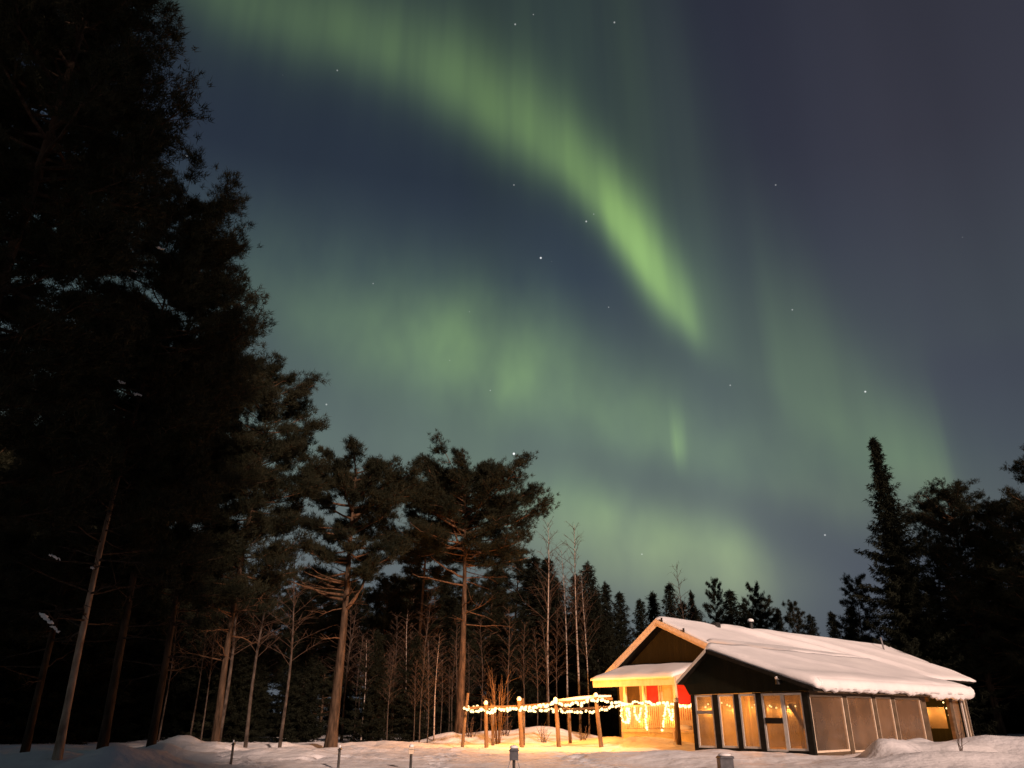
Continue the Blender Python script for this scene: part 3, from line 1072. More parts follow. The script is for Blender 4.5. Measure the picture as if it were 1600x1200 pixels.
    for i in range(nb + 1):
        y = S0 + 0.2 + (S1 - S0 - 0.5) * i / nb
        mv(MB().box(T0, T0 + 0.12, y - 0.06, y + 0.06, -0.1, 1.99).build('post', M['brown_beam'], g))
        if i < nb:
            ya, yb = y + 0.065, y + (S1 - S0 - 0.5) / nb - 0.065
            mv(MB().box(T0 + 0.01, T0 + 0.11, ya, yb, 1.80, 1.985).build('head_board', M['brown_beam'], g))
            mv(MB().box(T0 + 0.01, T0 + 0.11, ya, yb, -0.1, 0.12).build('kick_board', M['brown_beam'], g))
            mv(MB().box(T0 + 0.05, T0 + 0.06, ya, yb, 0.121, 1.799).build('pane', M['back_pane'], g))
    # floor, two braces, tie beams
    mv(MB().box(T0 + 0.13, T1 - 0.13, S0 + 0.17, S1 - 0.13, 0.02, 0.10).build('floor_deck', M['log'], g))
    for y in (-3.4, 0.0, 3.4):
        mv(MB().box(T0 + 0.13, T1 - 0.13, y - 0.05, y + 0.05, 1.80, 1.96).build('tie_beam', M['brown_beam'], g))
    mv(MB().bar((gx(1231), S0 + 0.35, 1.62), (gx(1258), S0 + 0.35, 0.62), 0.11).build('brace', M['table_wood'], g))
    mv(MB().box(8.0, 8.12, -2.6, -2.48, 0.1, 1.98).build('inner_post', M['brown_beam'], g))
    mv(MB().box(7.3, 7.42, -5.2, -5.08, 0.1, 1.98).build('inner_post', M['table_wood'], g))
    mv(MB().box(6.5, 6.6, -6.2, -6.1, 0.1, 1.98).build('inner_post', M['table_wood'], g))
    mv(MB().box(9.0, 9.1, -4.6, -4.5, 0.1, 1.98).build('inner_post', M['table_wood'], g))
    # small yard lamp with a snow cap under the gable
    x, z = on_gable(1217, 1063, S0 - 0.1)
    lf = mv(MB().bar((x, S0 + 0.018, z - 0.05), (x, S0 - 0.16, z - 0.02), 0.05).tube([(x, S0 - 0.16, z - 0.13), (x, S0 - 0.16, z + 0.05)], [0.09, 0.07], 10).build('wall_lamp', M['dark_metal'], g))
    MB().ball((x, S0 - 0.14, z + 0.09), (0.11, 0.13, 0.09), 10, 6).build('cap_snow', M['roof_snow'], lf, smooth=True)
    return g


build_terrace()


def hp(x, y, z):
    return H0 + HV * x + HU * y + Vector((0, 0, z))


# furniture under the terrace roof, a bench by the porch
def table(name, label, x, y, rz, mtop):
    t = thing(name, label, 'table', hp(x, y, 0.10), HRZ + rz)
    b = MB()
    for k in range(4):
        b.box(-0.8, 0.8, -0.36 + k * 0.18, -0.20 + k * 0.18, 0.70, 0.74)
    b.build('table_top', mtop, t)
    for s in (-1, 1):
        b = MB()
        for q in (-1, 1):
            b.box(-0.8, 0.8, s * 0.62 - 0.08 + q * 0.09 - 0.08, s * 0.62 + q * 0.09 + 0.0, 0.42, 0.46)
        b.build('seat', mtop, t)
    for x0 in (-0.55, 0.55):
        for s in (-1, 1):
            MB().bar((x0, s * 0.14, 0.69), (x0, s * 0.66, 0.0), 0.07).build('leg', mtop, t)
        MB().box(x0 - 0.03, x0 + 0.03, -0.8, 0.8, 0.36, 0.415).build('crossbar', mtop, t)
    return t


ty = on_side(1468, 1125, 9.3)[0]
table('picnic_table', 'dark picnic table inside the open bay of the terrace', 9.3, ty, R(90), M['table_wood'])
table('picnic_table', 'picnic table inside the terrace behind the front windows', 8.9, -2.3, R(85), M['log'])
# a stove-like grill box standing on the table end in the open bay
q = hp(9.35, ty + 0.55, 0.842)
gr = thing('grill', 'dark box grill standing on the picnic table in the open bay', 'grill', q, HRZ)
MB().box(-0.3, 0.3, -0.22, 0.22, 0.06, 0.26).build('body', M['dark_metal'], gr, bevel=0.02)
MB().prism([(-0.3, -0.2, 0.264), (0.3, -0.2, 0.264), (0.24, -0.2, 0.36), (-0.24, -0.2, 0.36)], (0, 0.4, 0)).build('lid', M['dark_metal'], gr, bevel=0.02)
for sx in (-0.22, 0.22):
    for sy_ in (-0.15, 0.15):
        MB().box(sx - 0.02, sx + 0.02, sy_ - 0.02, sy_ + 0.02, 0, 0.059).build('foot', M['dark_metal'], gr)

bx, bz = on_gable(1074, 1140, -3.3)
bt = thing('bench', 'small bench with snow on its seat beside the porch railing', 'bench', hp(bx, -3.3, ground_z(*hp(bx, -3.3, 0)[:2])), HRZ)
hh = max(0.42, bz - bt.location.z)
MB().box(-0.7, 0.7, -0.2, 0.2, hh - 0.06, hh).build('seat', M['trim'], bt)
MB().box(-0.7, 0.7, 0.2, 0.25, hh + 0.12, hh + 0.36).build('backrest', M['trim'], bt)
for sx in (-0.6, 0.6):
    MB().box(sx - 0.04, sx + 0.04, -0.16, 0.16, -0.2, hh - 0.062).build('leg', M['trim'], bt)
    MB().box(sx - 0.03, sx + 0.03, 0.255, 0.30, -0.2, hh + 0.36).build('back_post', M['trim'], bt)
MB().ball((-0.15, 0, hh + 0.05), (0.4, 0.18, 0.14), 12, 7).build('seat_snow', M['roof_snow'], bt, smooth=True)

# ------------------------------------------------------------------ pergola of rough logs
PY = 36.0


def build_pergola():
    c = at(830, 1163, PY)
    pg = thing('pergola', 'open pergola of rough leaning logs wound with string lights', 'pergola', (c.x, PY, 0))
    rnd = random.Random(4)

    def W(px, py, Y):
        p = at(px, py, Y)
        return Vector((p.x - c.x, p.y - PY, p.z))
    spec = [  # base px, top px, distance, radius, snow
        (723, 1162, 731, 1083, 36.5, 0.07, 0), (760, 1164, 759, 1100, 36.0, 0.085, 1), (770, 1162, 769, 1101, 38.5, 0.07, 0),
        (815, 1163, 811, 1094, 36.0, 0.095, 1), (818, 1160, 816.5, 1091, 38.8, 0.07, 0), (873, 1164, 868, 1095, 35.6, 0.09, 1),
        (891, 1158, 889, 1108, 39.5, 0.08, 0), (939.5, 1166, 931, 1088, 35.0, 0.09, 1), (1061, 1166, 1056.5, 1096, 33.8, 0.11, 1)]
    tops = []
    for bx_, by_, tx_, ty_, Y, r, sn in spec:
        a, b = W(bx_, by_, Y), W(tx_, ty_, Y)
        a2 = a - (b - a) * 0.25
        mid = (a + b) / 2 + Vector((rnd.uniform(-.02, .02), rnd.uniform(-.02, .02), 0))
        MBo = MB().tube([a2, a, mid, b], [r * 1.05, r, r * 0.95, r * 0.86], 10)
        o = MBo.build('post', M['log'], pg, smooth=False)
        if sn:
            MB().ball(b + Vector((0, 0, 0.04)), (r * 1.05, r * 1.05, 0.11), 12, 7, 0.06, rnd).build('cap_snow', M['roof_snow'], o, smooth=True)
        tops.append(b)

    def rail(pts, r):
        P = [W(*p) for p in pts]
        MB().tube(P, [r] * len(P), 8).build('rail', M['log'], pg)
    rail([(724, 1107, 36.2), (760, 1105, 36.14), (811, 1104, 36.16), (869, 1099, 35.78), (931, 1093, 35.18), (957, 1092, 34.9)], 0.06)
    rail([(724, 1106, 36.7), (769, 1106, 38.35), (817, 1106, 38.68), (889, 1109, 39.35), (975, 1103, 38.4)], 0.055)
    rail([(869, 1099, 35.6), (889, 1108, 39.6)], 0.05)
    rail([(811, 1104, 36.0), (817, 1106, 38.7)], 0.05)
    # a line of snow on the front rail
    s = MB()
    P = [W(*p) for p in ((869, 1096.5, 35.78), (900, 1093.5, 35.45), (931, 1090.5, 35.18), (955, 1089.5, 34.9))]
    s.tube([p + Vector((0, 0, 0.05)) for p in P], [0.05, 0.075, 0.07, 0.03], 8)
    s.build('rail_snow', M['roof_snow'], pg, smooth=True)
    return pg


build_pergola()

# ------------------------------------------------------------------ string lights: wire, every bulb, and their light
BULB_ME = MB().ball((0, 0, 0), 0.058, 8, 6)
_b = BULB_ME.build('bulb', M['bulb'], None, smooth=True)
bulb_mesh = _b.data
bpy.data.objects.remove(_b)
N_BULBS = 0


def string_light(label, pts, spacing, watts, n_lamps, seed, jit=0.05, world_pts=False, wrap=0.0, size=1.0, group='strings of warm bulbs', off=(0, -0.12, -0.05)):
    """pts: (px, py, Y) nodes of the swag (or world points); bulbs every spacing metres; n_lamps point lights carry its light."""
    global N_BULBS
    rnd = random.Random(seed)
    P = [Vector(p) for p in pts] if world_pts else [at(*p) for p in pts]
    o = thing('string_light', label, 'string lights', P[0], group=group)
    Q = [p - P[0] for p in P]
    fine = []
    for a, b in zip(Q, Q[1:]):
        n = max(2, int((b - a).length / 0.08))
        for i in range(n):
            fine.append(a.lerp(b, i / n))
    fine.append(Q[-1])
    ph = rnd.uniform(0, 6)
    acc = 0.0
    wp = []
    for i, p in enumerate(fine):
        if i:
            acc += (fine[i] - fine[i - 1]).length
        w = Vector((0, math.cos(acc * 9 + ph), math.sin(acc * 9 + ph))) * wrap
        wp.append(p + w)
    MB().tube(wp, [0.008] * len(wp), 4).build('wire', M['wire'], o)
    d, nxt = 0.0, 0.0
    L = sum((b - a).length for a, b in zip(wp, wp[1:]))
    k = 0
    for a, b in zip(wp, wp[1:]):
        seg = (b - a).length
        while nxt <= d + seg and k < 98:
            p = a.lerp(b, (nxt - d) / max(seg, 1e-6)) + Vector((rnd.uniform(-jit, jit), rnd.uniform(-jit, jit), rnd.uniform(-jit, jit)))
            u = bpy.data.objects.new('bulb', bulb_mesh)
            COL.objects.link(u)
            u.parent = o
            u.location = p
            s = size * rnd.uniform(0.75, 1.2)
            u.scale = (s, s, s)
            k += 1
            nxt += spacing * rnd.uniform(0.8, 1.2)
        d += seg
    N_BULBS += k
    for i in range(n_lamps):
        j = int((i + 0.5) / n_lamps * (len(wp) - 1))
        lamp('string_glow', wp[j] + Vector(off), watts / n_lamps, o)
    return o


KW = 2.5
string_light('warm string lights wound along the front rail of the pergola, left half', [(724, 1107, 35.9), (745, 1111, 36), (770, 1112, 36), (790, 1107, 36), (811, 1109, 35.85)], 0.088, 170 * KW, 3, 1, wrap=0.05, off=(0, -1.0, 0.45))
string_light('warm string lights on the rising front rail between the middle pergola posts', [(811, 1107, 35.85), (835, 1105, 35.8), (852, 1103, 35.6), (869, 1097, 35.4)], 0.088, 145 * KW, 2, 2, wrap=0.05, off=(0, -1.0, 0.45))
string_light('warm string lights on the front rail beside the snow-capped right pergola post', [(869, 1098, 35.4), (885, 1102, 35.3), (910, 1099, 35.1), (931, 1092, 34.8), (945, 1096, 34.7), (965, 1097, 34.8), (977, 1100, 35.2)], 0.088, 215 * KW, 3, 3, wrap=0.04, off=(0, -1.0, 0.45))
string_light('warm string lights on the back rail at the left of the pergola', [(727, 1106, 36.9), (769, 1108, 38.2), (816, 1108, 38.5)], 0.11, 190 * KW, 2, 4, wrap=0.05, off=(0, 0.9, 0.3))
string_light('lower drooping swag of warm string lights behind the right pergola posts', [(818, 1109, 38.4), (840, 1111, 38.2), (860, 1109, 38.0), (880, 1111, 38.6), (893, 1111, 38.8), (920, 1113, 38.5), (940, 1110, 38.2), (960, 1104, 38), (974, 1099, 37.8)], 0.12, 210 * KW, 3, 5, wrap=0.03, off=(0, 0.9, 0.3))
# porch railing: swag along the top and hanging drops
EYP = -2.5 + 0.06


def rail_pt(px, py):
    x, z = on_gable(px, py, EYP)
    return hp(x, EYP, z)


string_light('warm string lights along the top of the porch railing', [rail_pt(*p) for p in ((974, 1099), (982, 1101), (990, 1097), (1001, 1099), (1009, 1096), (1020, 1102), (1030, 1098), (1040, 1099), (1056, 1101), (1070, 1104), (1082, 1101))], 0.10, 28 * KW, 5, 6, world_pts=True, jit=0.035, off=-HU * 0.45 + Vector((0, 0, 0.22)))
EYP -= 0.02
drops = [('thick bundle of hanging warm lights at the left end of the porch railing', [(970, 1103), (971, 1118), (973, 1126), (978, 1130), (981, 1124), (978, 1108), (982, 1106), (982, 1130), (984, 1116), (984, 1108)]),
         ('U-shaped loop of warm lights hanging left of the railing middle', [(991, 1105), (992, 1116), (995, 1124), (999, 1127), (1000, 1118), (1001, 1106)]),
         ('long straight drop of warm lights reaching the snow left of the railing middle', [(1009, 1103), (1010, 1112), (1008.5, 1120), (1009, 1128), (1010, 1137), (1012, 1143)]),
         ('long slanting drop of warm lights reaching the snow right of the railing middle', [(1040, 1102), (1039, 1113), (1037.5, 1123), (1036, 1132), (1035, 1142)]),
         ('short loop of warm lights hanging beside the front pergola post', [(1044, 1104), (1046, 1116), (1048, 1124), (1051, 1127), (1052, 1116), (1051, 1106)])]
for i, (lb, ps) in enumerate(drops):
    string_light(lb, [rail_pt(*p) for p in ps], 0.08, 3 * KW, 1, 20 + i, world_pts=True, jit=0.03, size=0.8)
# inside the terrace along the back panes
ins = [hp(T0 + 0.22, y, 1.62 + 0.07 * math.sin(y * 2.1)) for y in np.linspace(S0 + 0.5, S1 - 0.6, 26)]
string_light('dim warm string lights along the back panes inside the terrace', ins, 0.30, 560 * KW, 6, 40, world_pts=True, size=0.6, off=HV * 1.5 + Vector((0, 0, -0.15)))
p0_ = (min(on_side(1500, 1115, T1)[0], S1 - 0.7),)
string_light('short string of warm bulbs hanging behind the last bright terrace pane', [hp(T1 - 0.3, p0_[0] + a, z) for a, z in ((-0.3, 1.75), (-0.1, 1.5), (0.05, 1.2), (0.3, 1.0), (0.35, 0.6))], 0.25, 14 * KW, 1, 41, world_pts=True, size=0.6, off=-HV * 0.5)

# ------------------------------------------------------------------ small posts with outlet boxes in the foreground snow
def outlet_post(px, py, Y, label, box_m, hoops=False, h_box=0.30, w=0.15, lean=0.0, group=None):
    p = at(px, py, Y)
    gz = ground_z(p.x, p.y)
    o = thing('outlet_post', label, 'outlet post', (p.x, p.y, gz), 0, group)
    H = p.z - gz
    MB().tube([(0, 0, -0.3), (lean, 0, max(0.05, H - h_box * 0.5))], [0.035, 0.035], 8).build('post', M['dark_metal'], o)
    b = MB()
    b.box(lean - w / 2, lean + w / 2, -w / 2 - 0.02, w / 2, H - h_box, H - 0.06)
    b.prism([(lean - w / 2 - 0.02, -w / 2 - 0.05, H - 0.058), (lean + w / 2 + 0.02, -w / 2 - 0.05, H - 0.058), (lean + w / 2 + 0.01, -w / 2 - 0.05, H), (lean - w / 2 + 0.03, -w / 2 - 0.05, H)], (0, w + 0.09, 0))
    b.build('outlet_box', box_m, o, bevel=0.008)
    MB().ball((lean, 0, H + 0.02), (w * 0.5, w * 0.5, 0.05), 10, 6).build('cap_snow', M['roof_snow'], o, smooth=True)
    if hoops:
        for s in (-1, 1):
            MB().tube([(lean + s * w * 0.42, -w / 2 - 0.04, H - h_box), (lean + s * w * 0.62, -w / 2 - 0.06, H - h_box - 0.15), (lean + s * w * 0.55, -0.05, -0.1)], [0.008] * 3, 6).build('cable', M['metal'], o)
    return o


outlet_post(803, 1169, 20.5, 'dark grey outlet box on a post with hanging cables, nearest the pergola', M['grey_box'], True, 0.26, 0.21)
outlet_post(643, 1167, 22.5, 'small pale outlet box on a dark post, second from left in the snow', M['trim'], False, 0.17, 0.13)
outlet_post(531, 1168, 22.5, 'thin dark bare-topped post standing in the snow left of the outlet boxes', M['dark_metal'], False, 0.10, 0.06)
outlet_post(1132, 1181, 21.8, 'squat grey box post with snow on it in front of the terrace', M['grey_box'], False, 0.4, 0.34)
outlet_post(365, 1160, 24.0, 'slim dark stake before the forked trunks at the forest edge', M['dark_metal'], False, 0.10, 0.05)

# ------------------------------------------------------------------ vegetation
def unit(A):
    return A / np.maximum(np.linalg.norm(A, axis=-1, keepdims=True), 1e-9)


def blades(C, D, k, L, spread, w, rng):
    """k thin triangular needle blades round each shoot centre C with direction D."""
    n = len(C)
    c = np.repeat(C, k, axis=0)
    d = unit(np.repeat(unit(D), k, axis=0) + spread * rng.normal(size=(n * k, 3)))
    s = unit(np.cross(d, rng.normal(size=(n * k, 3)))) * (w * rng.uniform(0.6, 1.3, size=(n * k, 1)))
    l = L * rng.uniform(0.55, 1.1, size=(n * k, 1))
    c = c + rng.normal(size=(n * k, 3)) * L * 0.18
    V = np.stack([c - s, c + s, c + d * l], axis=1).reshape(-1, 3)
    F = np.arange(len(V)).reshape(-1, 3)
    return V, F


class Wood:
    """Collects tubes as quads for fast building."""
    def __init__(self):
        self.V, self.F, self.n = [], [], 0

    def tube(self, P, Rr, sides):
        P = np.asarray(P, float)
        n = len(P)
        T = np.gradient(P, axis=0)
        T = unit(T)
        ref = np.where(np.abs(T[:, 2:3]) < 0.9, np.array([[0, 0, 1.0]]), np.array([[1.0, 0, 0]]))
        S = unit(np.cross(T, ref))
        U = np.cross(T, S)
        a = np.linspace(0, 2 * np.pi, sides, endpoint=False)
        ring = S[:, None, :] * np.cos(a)[None, :, None] + U[:, None, :] * np.sin(a)[None, :, None]
        V = P[:, None, :] + ring * np.asarray(Rr)[:, None, None]
        self.V.append(V.reshape(-1, 3))
        i, j = np.meshgrid(np.arange(n - 1), np.arange(sides), indexing='ij')
        A = (i * sides + j).ravel()
        B = (i * sides + (j + 1) % sides).ravel()
        self.F.append(np.stack([A, B, B + sides, A + sides], axis=1) + self.n)
        self.n += n * sides

    def build(self, name, m, parent):
        return mesh_np(name, np.concatenate(self.V), np.concatenate(self.F), m, parent, smooth=True)


def trunk_line(H, rng, bend, lean=(0, 0), n=14):
    z = np.linspace(0, H, n)
    ph = rng.uniform(0, 6.28, 2)
    t = z / H
    x = lean[0] * t + bend * np.sin(t * 4.2 + ph[0]) * t
    y = lean[1] * t + bend * np.sin(t * 3.7 + ph[1]) * t
    x -= x[0]; y -= y[0]
    return np.stack([x, y, z], axis=1)


def pine(name, H, crown0, crown_r, seed, r0=0.2, n_br=46, bend=0.25, lean=(0, 0), dead=8, blade=0.24, k=17, shape='round', limbs=(), w=0.012, tuft=1.0, bark='pine_bark'):
    """A Scots pine: tapered trunk, live limbs with cloud-like needle clumps, some bare dead limbs below."""
    rng = np.random.default_rng(seed)
    o = thing(name, None, None)
    T = trunk_line(H, rng, bend, lean, 16)
    def tp(z):
        return np.array([np.interp(z, T[:, 2], T[:, 0]), np.interp(z, T[:, 2], T[:, 1]), z])
    rad = r0 * (1 - 0.88 * (T[:, 2] / H) ** 0.9)
    rad[0] *= 1.35
    wd = Wood()
    T0_ = T.copy()
    T0_[0, 2] = -0.4
    wd.tube(T0_, rad, 10)
    up = Wood()
    C, D = [], []
    for i in range(n_br):
        f = (i + rng.uniform(0, 1)) / n_br
        z = crown0 + (H - crown0) * f ** 0.9
        if shape == 'round':
            pr = max(0.25, math.sin(math.pi * min(1, 0.24 + 0.70 * f)) ** 0.55)
        elif shape == 'umbrella':
            pr = 1.0 if f < 0.72 else math.sqrt(max(0.03, 1 - ((f - 0.72) / 0.28) ** 2))
            pr *= 0.75 + 0.35 * min(1, f * 2)
        else:
            pr = 1.05 - 0.8 * f
        L = crown_r * pr * rng.uniform(0.55, 1.12)
        a = i * 2.39996 + rng.uniform(-0.5, 0.5)
        elev = R(rng.uniform(-12, 18) + 30 * f ** 2)
        d = np.array([math.cos(a) * math.cos(elev), math.sin(a) * math.cos(elev), math.sin(elev)])
        p0 = tp(z)
        s = np.linspace(0, 1, 6)[:, None]
        P = p0 + d * L * s + np.array([0, 0, 1.0]) * (0.16 * L * s ** 2 - 0.10 * L * s * (1 - s)) + np.cumsum(rng.normal(size=(6, 3)) * 0.03 * L * s, axis=0)
        rb = max(0.015, 0.055 * r0 / 0.2 * (L / crown_r)) * (1 - 0.8 * s[:, 0])
        up.tube(P, rb, 5)
        nsec = max(4, int(11 * L / 2.2))
        for q in range(nsec):
            u = rng.uniform(0.30, 1.0)
            c = np.array([np.interp(u, s[:, 0], P[:, m]) for m in range(3)])
            a2 = a + rng.uniform(-1.3, 1.3)
            e2 = R(rng.uniform(-5, 45))
            d2 = np.array([math.cos(a2) * math.cos(e2), math.sin(a2) * math.cos(e2), math.sin(e2)])
            l2 = rng.uniform(0.25, 0.75) * (0.4 + 0.25 * L)
            end = c + d2 * l2
            up.tube(np.array([c, (c + end) / 2 + rng.normal(size=3) * 0.03, end]), [0.016, 0.012, 0.007], 3)
            nt_ = max(4, int(rng.integers(11, 18) * tuft))
            tt = rng.uniform(0.25, 1.05, size=(nt_, 1))
            pts = c + d2 * l2 * tt + rng.normal(size=(nt_, 3)) * np.array([0.13, 0.13, 0.08]) * (0.6 + 0.25 * L)
            C.append(pts)
            D.append(np.tile(d2 + np.array([0, 0, 0.7]), (nt_, 1)))
    for i in range(dead):
        z = crown0 * rng.uniform(0.62, 1.1)
        a = rng.uniform(0, 6.28)
        L = rng.uniform(0.6, 1.0) * crown_r * 0.75
        s = np.linspace(0, 1, 6)[:, None]
        d = np.array([math.cos(a), math.sin(a), rng.uniform(-0.15, 0.3)])
        P = tp(z) + d * L * s + np.cumsum(rng.normal(size=(6, 3)) * 0.07 * s, axis=0)
        up.tube(P, 0.032 * (1 - 0.85 * s[:, 0]), 5)
        for q in range(5):
            u = rng.uniform(0.3, 1)
            c = np.array([np.interp(u, s[:, 0], P[:, m]) for m in range(3)])
            e = c + (d + rng.normal(size=3) * 0.5) * rng.uniform(0.25, 0.6)
            up.tube(np.array([c, e]), [0.012, 0.004], 3)
    for (z, a, L, rise, rr) in limbs:      # big bare limbs the photograph shows
        s = np.linspace(0, 1, 7)[:, None]
        d = np.array([math.cos(a), math.sin(a), 0])
        P = tp(z) + d * L * s ** 0.9 + np.array([0, 0, 1]) * rise * s ** 1.3 + np.cumsum(rng.normal(size=(7, 3)) * 0.05 * s, axis=0)
        up.tube(P, rr * (1 - 0.7 * s[:, 0]), 7)
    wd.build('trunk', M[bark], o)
    up.build('limbs', M['dark_bark' if bark in ('dark_bark', 'lit_bark') else 'upper_bark'], o)
    V, F = blades(np.concatenate(C), np.concatenate(D), k, blade, 0.75, w, rng)
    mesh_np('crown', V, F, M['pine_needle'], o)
    return o


def spruce(name, H, rbase, seed, dens=1.0, crown0=0.4, ragged=0.25, k=10, taper=0.85):
    """A Norway spruce: narrow cone of drooping sprays, ragged outline, thin leader."""
    rng = np.random.default_rng(seed)
    o = thing(name, None, None)
    T = trunk_line(H, rng, 0.05, (0, 0), 10)
    wd = Wood()
    T[0, 2] = -0.4
    wd.tube(T, 0.017 * H * (1 - 0.95 * np.linspace(0, 1, 10)) * 0.8 + 0.008, 8)
    wd.build('trunk', M['grey_bark'], o)
    C, D = [], []
    z = crown0
    while z < H - 0.15:
        f = (z - crown0) / (H - crown0)
        rr = rbase * (1 - f) ** taper + 0.10
        rr *= rng.uniform(1 - ragged * 1.2, 1 + ragged * 0.45)
        nb = max(3, int(6 * dens * (0.5 + rr / rbase)))
        a0 = rng.uniform(0, 6.28)
        for b in range(nb):
            a = a0 + 6.28 * b / nb + rng.uniform(-0.4, 0.4)
            L = rr * rng.uniform(1 - ragged * 1.6, 1 + ragged)
            m = max(2, int(L / 0.16))
            s = np.linspace(0.12, 1, m)[:, None]
            droop = -0.35 * (1 - f) + 0.25 * f
            d = np.array([math.cos(a), math.sin(a), 0])
            P = np.array([0, 0, z]) + d * L * s + np.array([0, 0, 1.0]) * (droop * L * s + 0.22 * L * s ** 3)
            side = np.array([-d[1], d[0], 0])
            wdt = 0.22 * (1 - 0.6 * s)
            P2 = P + side * rng.normal(size=(m, 1)) * wdt + rng.normal(size=(m, 3)) * 0.04
            C.append(P2)
            D.append(np.tile(d * 0.8 + np.array([0, 0, -0.45]), (m, 1)) + side * rng.normal(size=(m, 1)) * 0.6)
        z += 0.24 * (0.6 + rr / rbase * 0.8) / dens ** 0.5
    C.append(np.stack([np.zeros(8), np.zeros(8), np.linspace(H - 0.7, H, 8)], axis=1))
    D.append(np.tile([0, 0, 1.0], (8, 1)) + rng.normal(size=(8, 3)) * 0.3)
    V, F = blades(np.concatenate(C), np.concatenate(D), k, 0.36, 0.5, 0.034, rng)
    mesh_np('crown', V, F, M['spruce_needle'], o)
    return o


def birch(name, H, seed, r0=0.07, crown0=0.5, bark='birch_bark', dens=1.0, spread=0.16, lean=(0, 0)):
    """A bare birch in winter: pale thin stem, fine ascending twigs."""
    rng = np.random.default_rng(seed)
    o = thing(name, None, None)
    T = trunk_line(H, rng, 0.16, lean, 14)
    wd = Wood()
    T2 = T.copy()
    T2[0, 2] = -0.4
    wd.tube(T2, r0 * (1 - 0.93 * (T[:, 2] / H)) + 0.004, 7)
    wd.build('trunk', M[bark], o)
    tw = Wood()
    n = int(34 * dens)
    for i in range(n):
        f = crown0 + (1 - crown0) * (i + rng.uniform(0, 1)) / n
        z = H * f * 0.99
        p0 = np.array([np.interp(z, T[:, 2], T[:, 0]), np.interp(z, T[:, 2], T[:, 1]), z])
        a = i * 2.4 + rng.uniform(-0.5, 0.5)
        L = H * spread * (1.15 - f) * rng.uniform(0.7, 1.6) + 0.35
        e = R(rng.uniform(38, 68))
        s = np.linspace(0, 1, 6)[:, None]
        d = np.array([math.cos(a) * math.cos(e), math.sin(a) * math.cos(e), math.sin(e)])
        P = p0 + d * L * s + np.array([0, 0, -0.10]) * L * s ** 2 + np.cumsum(rng.normal(size=(6, 3)) * 0.02 * s, axis=0)
        tw.tube(P, max(0.007, 0.22 * r0) * (1 - 0.8 * s[:, 0]), 4)
        for q in range(int(6 * dens)):
            u = rng.uniform(0.25, 1)
            c = np.array([np.interp(u, s[:, 0], P[:, m]) for m in range(3)])
            d2 = unit(d + rng.normal(size=3) * 0.5)
            l2 = L * rng.uniform(0.2, 0.45)
            e2 = c + d2 * l2
            tw.tube(np.array([c, (c + e2) / 2, e2 + np.array([0, 0, -0.15 * l2])]), [0.007, 0.005, 0.003], 3)
    tw.build('twigs', M['twig'], o)
    return o


def bush(name, H, seed, n=16, spread=0.5, m='willow'):
    rng = np.random.default_rng(seed)
    o = thing(name, None, None)
    wd = Wood()
    for i in range(n):
        a = rng.uniform(0, 6.28)
        L = H * rng.uniform(0.55, 1.05)
        sp = spread * rng.uniform(0.1, 1.0)
        s = np.linspace(0, 1, 7)[:, None]
        P = np.array([math.cos(a), math.sin(a), 0]) * (0.06 + sp * s ** 1.3) + np.array([0, 0, 1.0]) * (L * s - 0.25 * (1 - s)) + np.cumsum(rng.normal(size=(7, 3)) * 0.03 * s, axis=0)
        wd.tube(P, 0.016 * (1 - 0.8 * s[:, 0]) + 0.003, 4)
        for q in range(7):
            u = rng.uniform(0.3, 0.95)
            c = np.array([np.interp(u, s[:, 0], P[:, k]) for k in range(3)])
            e = c + unit(np.array([math.cos(a) * 0.5, math.sin(a) * 0.5, 1.0]) + rng.normal(size=3) * 0.45) * L * rng.uniform(0.12, 0.3)
            wd.tube(np.array([c, e]), [0.006, 0.003], 3)
    wd.build('stems', M[m], o)
    return o


def ground_at(x, y):
    return ground_z(x, y) - 0.05


def place(o, px, Y, label, cat, group=None, rz=None, scale=None, base_py=1170):
    p = at(px, base_py, Y)
    o.location = (p.x, Y, ground_at(p.x, Y))
    if rz is not None:
        o.rotation_euler = (0, 0, rz)
    if scale is not None:
        o.scale = scale if hasattr(scale, '__len__') else (scale,) * 3
    return tag(o, label, cat, group)


def place_top(o, px, py, Y, label, cat, group=None):
    p = at(px, py, Y)
    o.location = (p.x, Y, ground_at(p.x, Y))
    return tag(o, label, cat, group)


def top_h(px, py, Y):
    return at(px, py, Y).z


# ---- the named pines
GP = 'Scots pines at the forest edge'
# the two open-grown pines in the middle
place(pine('pine_tree', top_h(560, 690, 35) - 1.3, 6.6, 2.7, 11, 0.25, 48, 0.14, lean=(0.25, 0), shape='umbrella', dead=10,
           limbs=((6.0, R(165), 2.4, 0.9, 0.07), (6.2, R(185), 2.8, 0.6, 0.06), (6.4, R(150), 2.6, 1.3, 0.06), (5.6, R(10), 1.1, 2.4, 0.10), (6.7, R(200), 2.0, 0.4, 0.05))),
      516, 35, 'broad pine with thick brown trunk forking low, standing alone before the dark forest', 'pine', GP)
place(pine('pine_tree', top_h(745, 697, 42) - 2.5, 8.3, 4.5, 29, 0.24, 58, 0.12, lean=(0.1, 0), shape='round', dead=12,
           limbs=((7.6, R(170), 1.9, 1.3, 0.07), (9.0, R(150), 1.2, 2.6, 0.08), (9.3, R(20), 1.1, 2.4, 0.08), (7.2, R(195), 2.8, 0.5, 0.05), (8.2, R(-10), 3.6, 0.3, 0.05))),
      717, 42, 'tall pine with orange-lit trunk just left of the pergola', 'pine', GP)
place(pine('pine_tree', top_h(652, 730, 47) - 1.2, 8.8, 2.2, 37, 0.16, 36, 0.2, shape='round', dead=6), 648, 47, 'slimmer pine whose crown fills the gap between the two broad pines', 'pine', GP)
